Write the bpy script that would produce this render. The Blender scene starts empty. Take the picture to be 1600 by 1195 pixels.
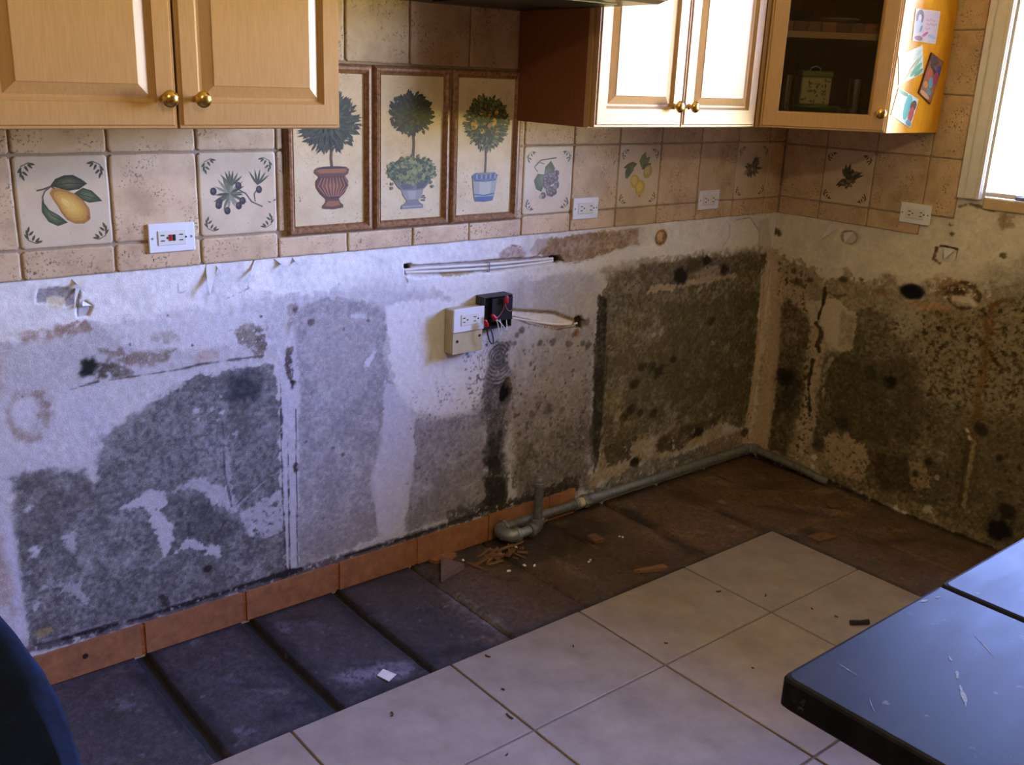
import bpy, math, random
import numpy as np
from mathutils import Matrix, Vector

# ------------------------------------------------------------------ camera
scene = bpy.context.scene
COL = scene.collection
cam_data = bpy.data.cameras.new('camera')
cam = bpy.data.objects.new('camera', cam_data)
COL.objects.link(cam)
YAW, PITCH, ROLL = 0.7008866, 0.3054745, 0.0425951
fw = Vector((math.sin(YAW)*math.cos(PITCH), math.cos(YAW)*math.cos(PITCH), -math.sin(PITCH)))
r0 = Vector((math.cos(YAW), -math.sin(YAW), 0)); u0 = r0.cross(fw)
rt = r0*math.cos(ROLL)+u0*math.sin(ROLL); up = -r0*math.sin(ROLL)+u0*math.cos(ROLL)
M = Matrix((rt, up, -fw)).transposed().to_4x4()
M.translation = Vector((-3.296105, -2.338148, 1.505068))
cam.matrix_world = M
cam_data.sensor_width = 36; cam_data.sensor_fit = 'HORIZONTAL'
cam_data.lens = 1542.9476/1600*36
cam_data.clip_start = 0.02
scene.camera = cam

# ------------------------------------------------------------------ sky, window light, exposure
scene.view_settings.view_transform = 'Standard'
scene.view_settings.look = 'None'
scene.view_settings.gamma = 1
scene.view_settings.use_curve_mapping = False
scene.view_settings.exposure = 0.5
SKY_STRENGTH = 74.0
world = bpy.data.worlds.new('outdoors'); scene.world = world; world.use_nodes = True
wn = world.node_tree.nodes; wl = world.node_tree.links
wn.clear()
w_out = wn.new('ShaderNodeOutputWorld'); w_bg = wn.new('ShaderNodeBackground')
w_tc = wn.new('ShaderNodeTexCoord'); w_sep = wn.new('ShaderNodeSeparateXYZ'); w_rmp = wn.new('ShaderNodeValToRGB')
w_map = wn.new('ShaderNodeMapRange')
w_map.inputs['From Min'].default_value = -1; w_map.inputs['From Max'].default_value = 1
e = w_rmp.color_ramp.elements
e[0].position = 0.0; e[0].color = (0.60, 0.50, 0.16, 1)          # sunlit lawn below the horizon
e[1].position = 1.0; e[1].color = (0.17, 0.28, 1.0, 1)           # sky
k = e.new(0.49); k.color = (0.72, 0.60, 0.22, 1)
k = e.new(0.51); k.color = (0.50, 0.60, 1.0, 1)
k = e.new(0.68); k.color = (0.23, 0.34, 1.0, 1)
wl.new(w_tc.outputs['Generated'], w_sep.inputs[0]); wl.new(w_sep.outputs['Z'], w_map.inputs['Value'])
wl.new(w_map.outputs[0], w_rmp.inputs[0]); wl.new(w_rmp.outputs[0], w_bg.inputs['Color'])
w_bg.inputs['Strength'].default_value = SKY_STRENGTH
wl.new(w_bg.outputs[0], w_out.inputs[0])
WY0, WY1, WZ0, WZ1 = -1.95, -0.80, 1.168, 2.10                   # window opening in the right wall
pl = bpy.data.lights.new('window_portal', 'AREA'); pl.shape = 'RECTANGLE'
pl.size = WZ1-WZ0; pl.size_y = WY1-WY0; pl.cycles.is_portal = True
po = bpy.data.objects.new('window_portal', pl); COL.objects.link(po)
po.location = (0.135, (WY0+WY1)/2, (WZ0+WZ1)/2); po.rotation_euler = (0, math.radians(90), 0)

# ------------------------------------------------------------------ stain and painted-shade tables: positions in millimetres on each surface
# P polygon, B blob, R ring, L line, D scattered dots: (kind, colour, opacity, softness, waviness, speckle, depth, points)
BACK_STAINS = [
 ('P','bcb8b8',0.8,40,40,0,0,[(-3500,80),(-2800,80),(-2800,820),(-3300,860),(-3480,600)]),
 ('P','77736f',0.85,30,40,0.15,0,[(-3350,80),(-2920,80),(-2950,420),(-3100,560),(-3320,480)]),
 ('P','b3afb0',0.85,18,20,0,0,[(-2888,882),(-2604,895),(-2147,905),(-1812,922),(-1588,861),(-1436,722),(-1341,875),(-963,870),(-763,890),(-49,869),(-18,15),(-996,18),(-2034,-3),(-2979,89)]),
 ('P','bdbac0',0.8,14,15,0,0,[(-2896,817),(-2616,755),(-2597,621),(-2649,541),(-2818,572),(-2846,434),(-2833,139),(-2967,188)]),
 ('P','c4bfc0',0.7,12,12,0,0,[(-2891,860),(-2734,867),(-2781,596),(-2844,579),(-2921,597)]),
 ('P','a0826a',0.6,10,12,0.4,0,[(-2888,882),(-2802,877),(-2815,774),(-2901,767)]),
 ('P','b0abac',0.6,8,8,0,0,[(-2812,878),(-2632,906),(-2167,855),(-2153,748),(-2406,753),(-2616,755),(-2772,751),(-2825,760)]),
 ('P','cfcbcc',0.7,8,10,0,0,[(-2583,889),(-2389,899),(-2185,875),(-2170,795),(-2378,807),(-2535,838)]),
 ('P','8b6f5c',0.75,5,10,0.3,0,[(-2782,889),(-2709,905),(-2632,908),(-2616,889),(-2663,880),(-2773,878)]),
 ('B','9c7a60',0.5,5,8,0,0,[(-2757,900),(53,7)]),
 ('P','676462',0.97,4,7,0,0,[(-2822,560),(-2763,566),(-2667,543),(-2640,510),(-2615,592),(-2595,623),(-2482,696),(-2410,720),(-2361,732),(-2163,728),(-2144,675),(-2146,375),(-2141,95),(-2419,101),(-2590,103),(-2733,102),(-2827,115),(-2828,311),(-2831,446)]),
 ('P','727070',0.5,10,10,0.5,0,[(-2628,611),(-2467,688),(-2333,707),(-2146,675),(-2146,375),(-2297,366),(-2500,445),(-2612,438)]),
 ('P','5f5852',0.6,10,12,0.7,0,[(-2818,564),(-2664,541),(-2639,479),(-2673,437),(-2822,394)]),
 ('P','53504e',0.8,5,8,0,0,[(-2460,426),(-2349,398),(-2343,350),(-2273,293),(-2339,254),(-2391,278),(-2441,320)]),
 ('B','34343a',0.85,22,6,0,0,[(-2250,680),(47,42)]),
 ('B','55504c',0.6,15,8,0.3,0,[(-2266,580),(40,54)]),
 ('P','908e8d',0.35,8,10,0.6,0,[(-2386,665),(-2334,681),(-2285,628),(-2280,537),(-2322,419),(-2365,429),(-2393,544)]),
 ('P','a5a29c',0.8,3,5,0.3,0,[(-2466,709),(-2432,724),(-2400,718),(-2434,704)]),
 ('B','b4b1b0',0.8,2,2,0,0,[(-2376,645),(7,7)]),
 ('B','b4b1b0',0.8,2,2,0,0,[(-2333,637),(5,6)]),
 ('B','b4b1b0',0.8,2,2,0,0,[(-2308,627),(6,5)]),
 ('B','b4b1b0',0.8,2,2,0,0,[(-2321,608),(4,4)]),
 ('B','b4b1b0',0.8,2,2,0,0,[(-2274,560),(9,9)]),
 ('B','b4b1b0',0.8,2,2,0,0,[(-2372,618),(5,6)]),
 ('B','b4b1b0',0.8,2,2,0,0,[(-2309,668),(5,5)]),
 ('P','bcb8ba',0.95,3,5,0,0,[(-2610,420),(-2557,441),(-2505,457),(-2475,442),(-2466,409),(-2491,398),(-2480,364),(-2457,343),(-2460,289),(-2484,262),(-2493,307),(-2512,358),(-2519,405),(-2558,415)]),
 ('P','b8b5b8',0.95,3,4,0,0,[(-2458,262),(-2422,300),(-2380,266),(-2339,246),(-2335,222),(-2386,247),(-2419,262)]),
 ('P','b3afb2',0.95,3,4,0,0,[(-2451,436),(-2412,455),(-2378,458),(-2353,434),(-2309,412),(-2269,349),(-2262,324),(-2316,361),(-2351,370),(-2363,410),(-2400,434)]),
 ('P','b9b5ba',0.9,3,5,0.15,0,[(-2270,326),(-2205,352),(-2137,369),(-2135,245),(-2190,227),(-2250,255),(-2267,301)]),
 ('P','b0adaf',0.6,2,2,0,0,[(-2301,542),(-2293,522),(-2292,355),(-2304,368),(-2309,452)]),
 ('L','3f3d40',0.8,2,3,0,0,[(3,0),(-2278,355),(-2192,434),(-2142,489)]),
 ('L','b5b2b6',0.6,2,3,0,0,[(5,0),(-2278,351),(-2183,413),(-2145,423)]),
 ('L','4a484a',0.8,2,3,0,0,[(3,0),(-2309,597),(-2309,452),(-2294,356)]),
 ('L','55524f',0.7,2,3,0,0,[(3,0),(-2486,649),(-2409,700)]),
 ('P','c5c2c6',1,2,2,0,0,[(-2806,480),(-2787,492),(-2782,482),(-2798,467)]),
 ('P','c0bcc0',1,2,2,0,0,[(-2799,374),(-2784,378),(-2778,361),(-2791,348),(-2799,353)]),
 ('P','b4b0b4',0.9,4,5,0,0,[(-2727,385),(-2698,391),(-2695,357),(-2701,327),(-2722,354)]),
 ('P','8d8988',0.6,6,6,0,0,[(-2696,383),(-2662,382),(-2656,328),(-2676,263),(-2696,305)]),
 ('P','a9a6ab',0.9,3,4,0,0,[(-2822,244),(-2787,274),(-2701,252),(-2677,199),(-2686,184),(-2710,204),(-2729,240),(-2750,232),(-2739,253),(-2779,261),(-2810,240)]),
 ('P','bdbabc',1,2,2,0,0,[(-2810,228),(-2797,239),(-2793,224),(-2806,209)]),
 ('P','c3bfcc',0.95,3,4,0,0,[(-2864,455),(-2831,454),(-2831,288),(-2826,140),(-2853,149),(-2854,323)]),
 ('P','9d8571',0.7,8,8,0,0,[(-2938,444),(-2856,417),(-2855,320),(-2854,217),(-2960,253)]),
 ('B','c5c3c8',0.9,4,4,0,0,[(-2881,229),(20,17)]),
 ('P','a08a55',0.7,4,4,0,0,[(-2817,160),(-2780,159),(-2771,143),(-2804,139)]),
 ('R','8f7d6c',0.6,8,8,0.35,0,[(-2770,704),(41,55),(12,0)]),
 ('B','c8c5ca',0.8,12,5,0,0,[(-2782,722),(22,27)]),
 ('B','7d6a58',0.45,12,8,0.5,0,[(-2735,713),(17,46)]),
 ('L','4f443c',0.8,2,3,0,0,[(3,0),(-2674,752),(-2616,760),(-2414,759),(-2347,764),(-2189,761)]),
 ('P','4a3f33',0.85,3,6,0.25,0,[(-2611,810),(-2589,814),(-2532,769),(-2563,762),(-2616,761)]),
 ('P','6d5846',0.75,4,9,0.45,0,[(-2602,835),(-2572,840),(-2513,814),(-2443,809),(-2419,812),(-2441,792),(-2477,778),(-2538,794),(-2581,820)]),
 ('B','191712',0.97,6,5,0,0,[(-2631,800),(23,24)]),
 ('P','6f6154',0.8,4,7,0.35,0,[(-2271,843),(-2230,849),(-2181,836),(-2178,813),(-2189,774),(-2210,778),(-2241,805)]),
 ('B','8b7a6b',0.5,6,6,0.5,0,[(-2444,845),(29,13)]),
 ('B','a37f63',0.4,8,6,0,0,[(-2337,785),(24,14)]),
 ('B','3c332c',0.9,2,1,0,0,[(-2530,841),(3,4)]),
 ('B','3c332c',0.9,2,1,0,0,[(-2703,830),(3,3)]),
 ('B','3c332c',0.9,2,1,0,0,[(-2662,856),(2,2)]),
 ('B','3c332c',0.9,2,1,0,0,[(-2779,752),(3,3)]),
 ('B','3c332c',0.9,2,1,0,0,[(-2377,816),(3,3)]),
 ('B','3c332c',0.9,2,1,0,0,[(-2189,868),(4,4)]),
 ('B','3c332c',0.9,2,1,0,0,[(-2434,900),(2,2)]),
 ('P','938d8c',0.95,2,4,0,3,[(-2725,999),(-2660,994),(-2637,987),(-2634,966),(-2645,952),(-2664,951),(-2728,966)]),
 ('P','cfc6ad',1,2,3,0,1,[(-2708,974),(-2689,978),(-2665,970),(-2666,954),(-2692,947),(-2706,954)]),
 ('P','b5b3b5',1,2,3,0,5,[(-2642,953),(-2623,958),(-2609,941),(-2619,923),(-2642,923)]),
 ('L','4d4643',0.9,1,1,0,0,[(3,0),(-2639,960),(-2641,924)]),
 ('L','a39c98',0.8,1,2,0,0,[(1.6,0),(-2405,977),(-2403,953),(-2385,956)]),
 ('P','b5aeaa',0.8,1.5,2,0,0,[(-2317,1008),(-2294,997),(-2297,984),(-2312,972),(-2309,939),(-2337,939),(-2319,965),(-2338,988)]),
 ('L','8a817b',0.8,1,2,0.4,0,[(1.6,0),(-2224,960),(-2221,946),(-2262,931),(-2284,925)]),
 ('P','bab7bd',0.9,3,3,0,0,[(-2140,746),(-2084,765),(-2098,122),(-2139,110)]),
 ('L','3d3733',0.85,2,3,0.25,0,[(6,0),(-2140,674),(-2144,375),(-2141,115)]),
 ('L','2d2926',0.8,1.5,2,0.35,0,[(4,0),(-2123,504),(-2129,111)]),
 ('L','37322f',0.9,1,1,0,0,[(3,0),(-2097,593),(-2104,114)]),
 ('P','3d332c',0.9,3,5,0.3,0,[(-2120,770),(-2099,776),(-2098,703),(-2105,653),(-2117,688),(-2124,726)]),
 ('B','241f1c',0.9,2,2,0,0,[(-2104,668),(8,15)]),
 ('B','3b2f28',0.9,2,2,0,0,[(-2100,422),(8,12)]),
 ('P','7a6a60',0.6,4,6,0.4,0,[(-2111,883),(-2083,889),(-2074,861),(-2103,830),(-2118,796)]),
 ('P','564a42',0.6,4,5,0.3,0,[(-2204,834),(-2183,836),(-2181,779),(-2203,770)]),
 ('P','959092',0.95,4,6,0,0,[(-2097,846),(-2074,879),(-1996,896),(-1896,876),(-1816,852),(-1797,809),(-1807,695),(-1785,614),(-1811,519),(-1825,421),(-1851,334),(-1834,215),(-1829,132),(-1945,123),(-2102,107),(-2085,591)]),
 ('P','b0a9a8',0.5,14,12,0,0,[(-2075,844),(-1977,849),(-1833,813),(-1833,661),(-1898,594),(-2060,660)]),
 ('P','8c8684',0.5,10,10,0.5,0,[(-2091,223),(-1834,215),(-1834,133),(-2102,107)]),
 ('L','6d5a50',0.9,1,1,0,0,[(3,0),(-2047,636),(-2045,611)]),
 ('P','c8c6cc',0.9,2,2,0,0,[(-1923,839),(-1871,836),(-1871,825),(-1921,832)]),
 ('P','cdcbd2',0.95,2,2,0,0,[(-1887,681),(-1842,729),(-1833,715),(-1872,671)]),
 ('B','5a4f4b',0.8,2,1,0,0,[(-2044,834),(10,9)]),
 ('B','5a4f4b',0.8,2,1,0,0,[(-2091,874),(8,7)]),
 ('B','5a4f4b',0.8,2,1,0,0,[(-1944,800),(4,4)]),
 ('B','5a4f4b',0.8,2,1,0,0,[(-1865,815),(3,3)]),
 ('B','5a4f4b',0.8,2,1,0,0,[(-1755,796),(5,4)]),
 ('B','5a4f4b',0.8,2,1,0,0,[(-1745,842),(5,4)]),
 ('B','5a4f4b',0.8,2,1,0,0,[(-1950,428),(7,6)]),
 ('B','5a4f4b',0.8,2,1,0,0,[(-1983,455),(7,6)]),
 ('B','5a4f4b',0.8,2,1,0,0,[(-2068,492),(4,4)]),
 ('B','5a4f4b',0.8,2,1,0,0,[(-2018,243),(5,4)]),
 ('B','5a4f4b',0.8,2,1,0,0,[(-1624,586),(7,6)]),
 ('P','dedbd9',0.95,5,5,0,0,[(-1806,851),(-1725,857),(-1587,841),(-1441,825),(-1428,637),(-1439,533),(-1490,474),(-1602,474),(-1709,520),(-1763,590),(-1794,693)]),
 ('P','c0bdc6',0.95,3,3,0,0,[(-1812,638),(-1767,587),(-1709,516),(-1692,434),(-1719,313),(-1727,208),(-1750,145),(-1783,119),(-1829,145),(-1843,238),(-1863,316),(-1847,354),(-1820,440),(-1811,539)]),
 ('P','8b8586',0.95,4,5,0,0,[(-1702,487),(-1577,463),(-1465,469),(-1431,467),(-1406,125),(-1619,124),(-1740,120),(-1718,227),(-1696,393)]),
 ('P','8a8382',0.5,10,12,0.6,0,[(-1697,487),(-1434,468),(-1420,333),(-1684,348)]),
 ('P','756d66',0.55,10,12,0.55,0,[(-1572,279),(-1415,332),(-1406,113),(-1717,129),(-1693,199)]),
 ('D','6a6260',0.6,1.5,4,160,3,[(-1721,501),(-1426,466),(-1411,126),(-1740,124)]),
 ('D','6a6268',0.7,1.5,4,110,4,[(-1722,583),(-1438,576),(-1432,424),(-1697,476)]),
 ('D','4c4648',0.7,1.5,4,140,5,[(-1535,695),(-1430,701),(-1420,465),(-1490,478)]),
 ('P','46423f',0.92,7,9,0.05,0,[(-1440,555),(-1420,647),(-1394,691),(-1338,679),(-1328,590),(-1305,499),(-1324,402),(-1345,339),(-1315,218),(-1324,132),(-1384,114),(-1417,139),(-1427,245),(-1415,332),(-1435,446)]),
 ('P','211f1e',0.85,6,8,0,0,[(-1427,379),(-1355,375),(-1354,227),(-1394,225),(-1425,255)]),
 ('P','24221f',0.8,6,7,0,0,[(-1427,233),(-1334,211),(-1328,104),(-1406,113)]),
 ('R','a39fa6',0.85,2,3,0.1,0,[(-1384,635),(14,9),(3,0)]),
 ('R','a39fa6',0.85,2,3,0.1,0,[(-1384,635),(24,21),(3,0)]),
 ('R','a39fa6',0.85,2,3,0.1,0,[(-1384,635),(34,34),(3,0)]),
 ('R','a39fa6',0.85,2,3,0.1,0,[(-1384,635),(46,47),(3,0)]),
 ('R','a39fa6',0.85,2,3,0.1,0,[(-1384,635),(56,60),(3,0)]),
 ('R','a39fa6',0.85,2,3,0.1,0,[(-1384,635),(66,73),(3,0)]),
 ('R','a39fa6',0.85,2,3,0.1,0,[(-1384,635),(77,86),(3,0)]),
 ('P','100e0d',1,2,3,0,14,[(-1370,517),(-1356,547),(-1340,560),(-1325,524),(-1326,492),(-1347,478),(-1368,477)]),
 ('L','8f857a',0.7,3,5,0.3,0,[(5,0),(-1344,429),(-1352,363),(-1361,320)]),
 ('P','a19a9a',0.85,16,20,0,0,[(-1330,665),(-963,704),(-921,419),(-938,79),(-1300,97),(-1324,402)]),
 ('P','776c66',0.6,25,24,0.2,0,[(-1313,445),(-944,494),(-921,75),(-1300,109)]),
 ('P','635a4c',0.7,22,24,0.2,0,[(-1311,309),(-946,352),(-938,79),(-1300,97)]),
 ('P','b3adaa',0.7,12,12,0,0,[(-1319,852),(-1180,880),(-963,870),(-963,704),(-1143,748),(-1310,789)]),
 ('P','8a817e',0.4,16,20,0.5,0,[(-1203,603),(-954,611),(-932,373),(-1114,361),(-1263,435)]),
 ('D','453d36',0.6,1.5,4,420,6,[(-1330,665),(-959,658),(-921,75),(-1300,97)]),
 ('D','544740',0.6,5,10,60,7,[(-1318,446),(-948,471),(-921,75),(-1300,97)]),
 ('B','5a5250',0.75,4,3,0,0,[(-1292,711),(12,12)]),
 ('B','5a5250',0.75,4,3,0,0,[(-1310,697),(10,10)]),
 ('B','5a5250',0.75,4,3,0,0,[(-1317,670),(8,8)]),
 ('B','5a5250',0.75,4,3,0,0,[(-1212,657),(11,10)]),
 ('B','5a5250',0.75,4,3,0,0,[(-1153,653),(13,12)]),
 ('B','5a5250',0.75,4,3,0,0,[(-1079,636),(14,12)]),
 ('B','5a5250',0.75,4,3,0,0,[(-1016,627),(12,10)]),
 ('B','5a5250',0.75,4,3,0,0,[(-991,617),(12,11)]),
 ('B','5a5250',0.75,4,3,0,0,[(-1247,592),(8,8)]),
 ('B','5a5250',0.75,4,3,0,0,[(-1263,716),(4,4)]),
 ('B','5a5250',0.75,4,3,0,0,[(-1174,464),(7,6)]),
 ('B','5a5250',0.75,4,3,0,0,[(-1204,440),(13,13)]),
 ('B','5a5250',0.75,4,3,0,0,[(-1153,415),(18,17)]),
 ('B','5a5250',0.75,4,3,0,0,[(-1228,413),(13,13)]),
 ('B','5a5250',0.75,4,3,0,0,[(-1094,404),(11,11)]),
 ('P','c9c6cb',0.5,5,4,0,0,[(-1288,870),(-1248,866),(-1245,610),(-1268,525)]),
 ('P','a78b7c',1,2,3,0,0,[(-1397,971),(-1352,989),(-1300,981),(-1277,959),(-1298,944),(-1391,950)]),
 ('L','5d4a40',0.8,1,2,0,0,[(3,0),(-1347,990),(-1300,981),(-1280,961)]),
 ('P','95795f',1,2,4,0,0,[(-1248,1001),(-757,1010),(-763,948),(-887,936),(-977,921),(-1069,908),(-1149,915),(-1239,952)]),
 ('P','b6aaa4',0.95,2,3,0,0,[(-1248,1001),(-1194,1003),(-1219,966),(-1261,953),(-1283,967)]),
 ('P','cfcac4',0.95,2,4,0,0,[(-786,1008),(-748,1009),(-738,955),(-769,944),(-785,972)]),
 ('L','d4cfc8',0.9,2,3,0,0,[(3,0),(-1127,913),(-982,918),(-875,937),(-763,946)]),
 ('B','806138',0.95,3,2,0,2,[(-664,966),(31,28)]),
 ('B','c9a879',1,2,2,0,0,[(-667,968),(17,16)]),
 ('P','e2ddd2',1,2,2,0,0,[(-288,990),(-167,1007),(-102,953),(-78,871),(-311,899),(-280,941)]),
 ('L','8d8474',0.8,2,2,0,0,[(4,0),(-87,872),(-102,953),(-167,1007),(-252,1004)]),
 ('L','a39c90',0.7,2,2,0,0,[(3,0),(-288,990),(-280,941),(-318,900)]),
 ('P','c4bfb0',0.8,4,4,0,0,[(-113,991),(-54,1000),(-2,857),(-88,877)]),
 ('P','8f8270',0.7,6,10,0.2,0,[(-964,881),(-763,897),(-73,886),(-57,844),(-725,848),(-883,829)]),
 ('P','665b42',0.97,6,9,0,0,[(-929,800),(-880,862),(-728,871),(-418,879),(-86,867),(-55,746),(-24,424),(-22,111),(-192,178),(-465,179),(-718,206),(-894,132),(-916,465)]),
 ('P','73674c',0.5,20,20,0.3,0,[(-892,763),(-717,778),(-474,764),(-403,532),(-568,406),(-840,404)]),
 ('P','52482f',0.6,22,24,0.3,0,[(-607,707),(-84,723),(-8,199),(-476,261),(-646,469)]),
 ('P','5a4f39',0.5,20,24,0.5,0,[(-887,555),(-373,579),(-74,211),(-472,234),(-855,235)]),
 ('P','6e6253',0.9,4,6,0.15,0,[(-916,788),(-879,858),(-559,868),(-245,870),(-218,783),(-475,771),(-723,774),(-875,749)]),
 ('P','b09d80',0.95,3,5,0,0,[(-692,792),(-222,803),(-214,780),(-475,771),(-709,770)]),
 ('P','8f8370',0.7,4,7,0.3,0,[(-857,827),(-756,835),(-718,790),(-830,779)]),
 ('P','a08d76',0.8,4,8,0.3,0,[(-464,823),(-376,839),(-260,822),(-275,798),(-441,785)]),
 ('B','1c1712',0.97,3,5,0,0,[(-541,812),(36,34)]),
 ('B','1d1813',0.95,4,5,0,0,[(-401,861),(34,17)]),
 ('B','231c15',0.95,4,4,0,0,[(-289,814),(27,25)]),
 ('B','443828',0.8,5,8,0.3,0,[(-468,848),(44,22)]),
 ('P','2d261d',0.93,5,6,0,0,[(-952,787),(-907,764),(-893,556),(-890,365),(-894,169),(-920,100),(-952,377),(-954,611)]),
 ('L','7d705c',0.5,3,5,0.55,0,[(4,0),(-908,742),(-893,462)]),
 ('P','766d60',0.8,5,8,0.25,0,[(-904,798),(-794,740),(-804,684),(-864,645),(-898,673)]),
 ('R','7b6f58',0.55,5,8,0.35,0,[(-629,613),(78,70),(5,0)]),
 ('R','85795f',0.5,4,6,0.35,0,[(-629,608),(35,32),(4,0)]),
 ('B','b3aa94',0.75,4,4,0,0,[(-653,609),(11,9)]),
 ('B','aaa18c',0.75,4,4,0,0,[(-616,614),(15,12)]),
 ('B','a49a82',0.75,4,4,0,0,[(-418,756),(15,12)]),
 ('B','8a8050',0.75,4,4,0,0,[(-224,494),(25,20)]),
 ('B','98905f',0.75,4,4,0,0,[(-151,416),(13,10)]),
 ('B','81744f',0.75,4,4,0,0,[(-838,392),(51,45)]),
 ('B','a09478',0.75,4,4,0,0,[(-816,331),(24,21)]),
 ('B','a8977b',0.75,4,4,0,0,[(-337,139),(29,24)]),
 ('B','988c70',0.75,4,4,0,0,[(-308,532),(16,13)]),
 ('B','bba98c',0.75,4,4,0,0,[(-568,127),(23,20)]),
 ('B','2f2719',0.75,5,4,0,0,[(-707,496),(21,17)]),
 ('B','2f2719',0.75,5,4,0,0,[(-648,484),(25,20)]),
 ('B','2f2719',0.75,5,4,0,0,[(-614,461),(33,27)]),
 ('B','2f2719',0.75,5,4,0,0,[(-744,436),(24,20)]),
 ('B','2f2719',0.75,5,4,0,0,[(-540,495),(15,12)]),
 ('B','2f2719',0.75,5,4,0,0,[(-333,617),(20,15)]),
 ('B','2f2719',0.75,5,4,0,0,[(-781,315),(21,18)]),
 ('B','2f2719',0.75,5,4,0,0,[(-750,339),(24,21)]),
 ('B','2f2719',0.75,5,4,0,0,[(-622,302),(22,18)]),
 ('B','2f2719',0.75,5,4,0,0,[(-697,316),(18,15)]),
 ('B','2f2719',0.75,5,4,0,0,[(-711,205),(21,18)]),
 ('D','3b3220',0.5,2,5,260,8,[(-909,787),(-82,826),(-36,119),(-879,141)]),
 ('D','9c9070',0.45,1.5,4,120,9,[(-909,787),(-82,826),(-36,119),(-879,141)]),
 ('P','a08c6c',0.9,5,10,0.15,0,[(-924,101),(-885,205),(-736,210),(-571,207),(-213,204),(-183,121),(-454,102),(-707,106),(-920,62)]),
 ('P','3c3222',0.8,5,9,0.35,0,[(-886,217),(-737,215),(-729,145),(-846,146)]),
 ('P','3a2f20',0.85,4,8,0.3,0,[(-593,180),(-469,207),(-218,211),(-223,171),(-385,149),(-448,114),(-569,135)]),
 ('B','1c160f',0.9,3,3,0,0,[(-345,165),(33,17)]),
 ('B','1a150f',0.95,3,3,0,0,[(-699,122),(25,19)]),
 ('P','5a5347',0.85,4,8,0.2,0,[(-920,62),(-707,101),(-454,97),(-182,115),(-35,113),(12,17),(-665,44),(-980,14)]),
 ('P','98765a',0.6,6,8,0.2,0,[(-303,118),(-101,127),(-31,90),(-23,45),(-295,67)]),
 ('P','c4aa90',0.93,4,5,0,0,[(-63,875),(36,877),(98,570),(105,292),(50,0),(-52,36),(-39,205),(-28,424),(-40,667)]),
 ('L','8c7c66',0.6,3,4,0.4,0,[(6,0),(-41,848),(-23,665),(-23,532)]),
 ('P','3a3024',0.8,3,6,0.4,0,[(-76,856),(-35,858),(-25,782),(-59,767)]),
 ('L','8c7a66',0.5,2,2,0,0,[(3,0),(-6,858),(6,582),(-8,199)]),
 ('D','5f4d3a',0.7,2,5,30,10,[(-30,203),(59,186),(33,47),(-48,64)]),
 ('B','3b2f20',0.8,3,3,0,0,[(-38,105),(22,18)]),
 ('L','4a4244',0.85,6,8,0.15,0,[(26,0),(-2894,108),(-2819,109),(-2557,99),(-2282,97),(-1978,94),(-1692,93),(-1438,107),(-1003,95)]),
 ('L','1f1b1a',0.85,3,6,0.4,0,[(11,0),(-2747,111),(-2540,104),(-2272,104),(-2094,103)]),
 ('L','221d19',0.85,3,6,0.35,0,[(11,0),(-1946,102),(-1618,99),(-1384,112)]),
 ('L','93909a',0.7,2,4,0.3,0,[(4,0),(-2806,123),(-2522,115),(-2418,115)]),
 ('L','7d766f',0.7,2,4,0.3,0,[(4,0),(-1989,106),(-1568,110),(-1357,116)]),
 ('B','2e221b',0.9,2,3,0,0,[(-2370,190),(11,8)]),
 ('P','2e2621',0.85,3,5,0.3,0,[(-2508,154),(-2478,148),(-2479,106),(-2505,119)]),
 ('P','332c26',0.8,6,9,0.25,0,[(-1569,145),(-1412,149),(-1302,133),(-1006,133),(-1003,95),(-1568,87)]),
 ('P','c3bdb6',1,2,3,0,12,[(-1744,964),(-1704,958),(-1396,949),(-1162,943),(-1134,930),(-1149,917),(-1404,913),(-1703,923),(-1739,930)]),
 ('P','2a1c15',1,2,3,0,20,[(-1744,964),(-1722,964),(-1715,950),(-1730,933),(-1739,930)]),
 ('P','2a1d16',1,2,3,0,20,[(-1185,945),(-1146,944),(-1127,924),(-1155,913),(-1178,926)]),
 ('P','a88f80',0.8,2,4,0.25,0,[(-1507,948),(-1421,953),(-1171,944),(-1178,934),(-1370,934),(-1494,936)]),
 ('P','9c8452',0.8,2,2,0,0,[(-1613,925),(-1542,928),(-1482,921),(-1506,915),(-1608,917)]),
 ('L','5d463a',0.9,2,3,0,0,[(4,0),(-1741,930),(-1732,914)]),
 ('P','9c7c5d',1,2,2,0,4,[(-1341,789),(-1149,757),(-1042,713),(-1028,698),(-1145,696),(-1269,738),(-1340,757)]),
 ('P','dedad6',1,2,2,0,9,[(-1336,780),(-1154,749),(-1059,711),(-1064,703),(-1145,707),(-1265,746),(-1335,765)]),
 ('L','4b3a2e',0.85,1.5,1.5,0,0,[(3,0),(-1335,759),(-1263,729),(-1139,693),(-1037,693)]),
 ('P','30231b',0.95,2,4,0,14,[(-1060,725),(-1031,730),(-1008,705),(-1021,680),(-1051,688)]),
 ('P','a07e58',0.9,2,3,0,0,[(-1064,734),(-1040,735),(-1030,719),(-1056,715)]),
 ('B','7d5c40',0.9,3,3,0,0,[(-1050,670),(18,14)]),
 ('B','6f6868',0.8,3,3,0,0,[(-1002,702),(15,14)]),
]
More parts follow.
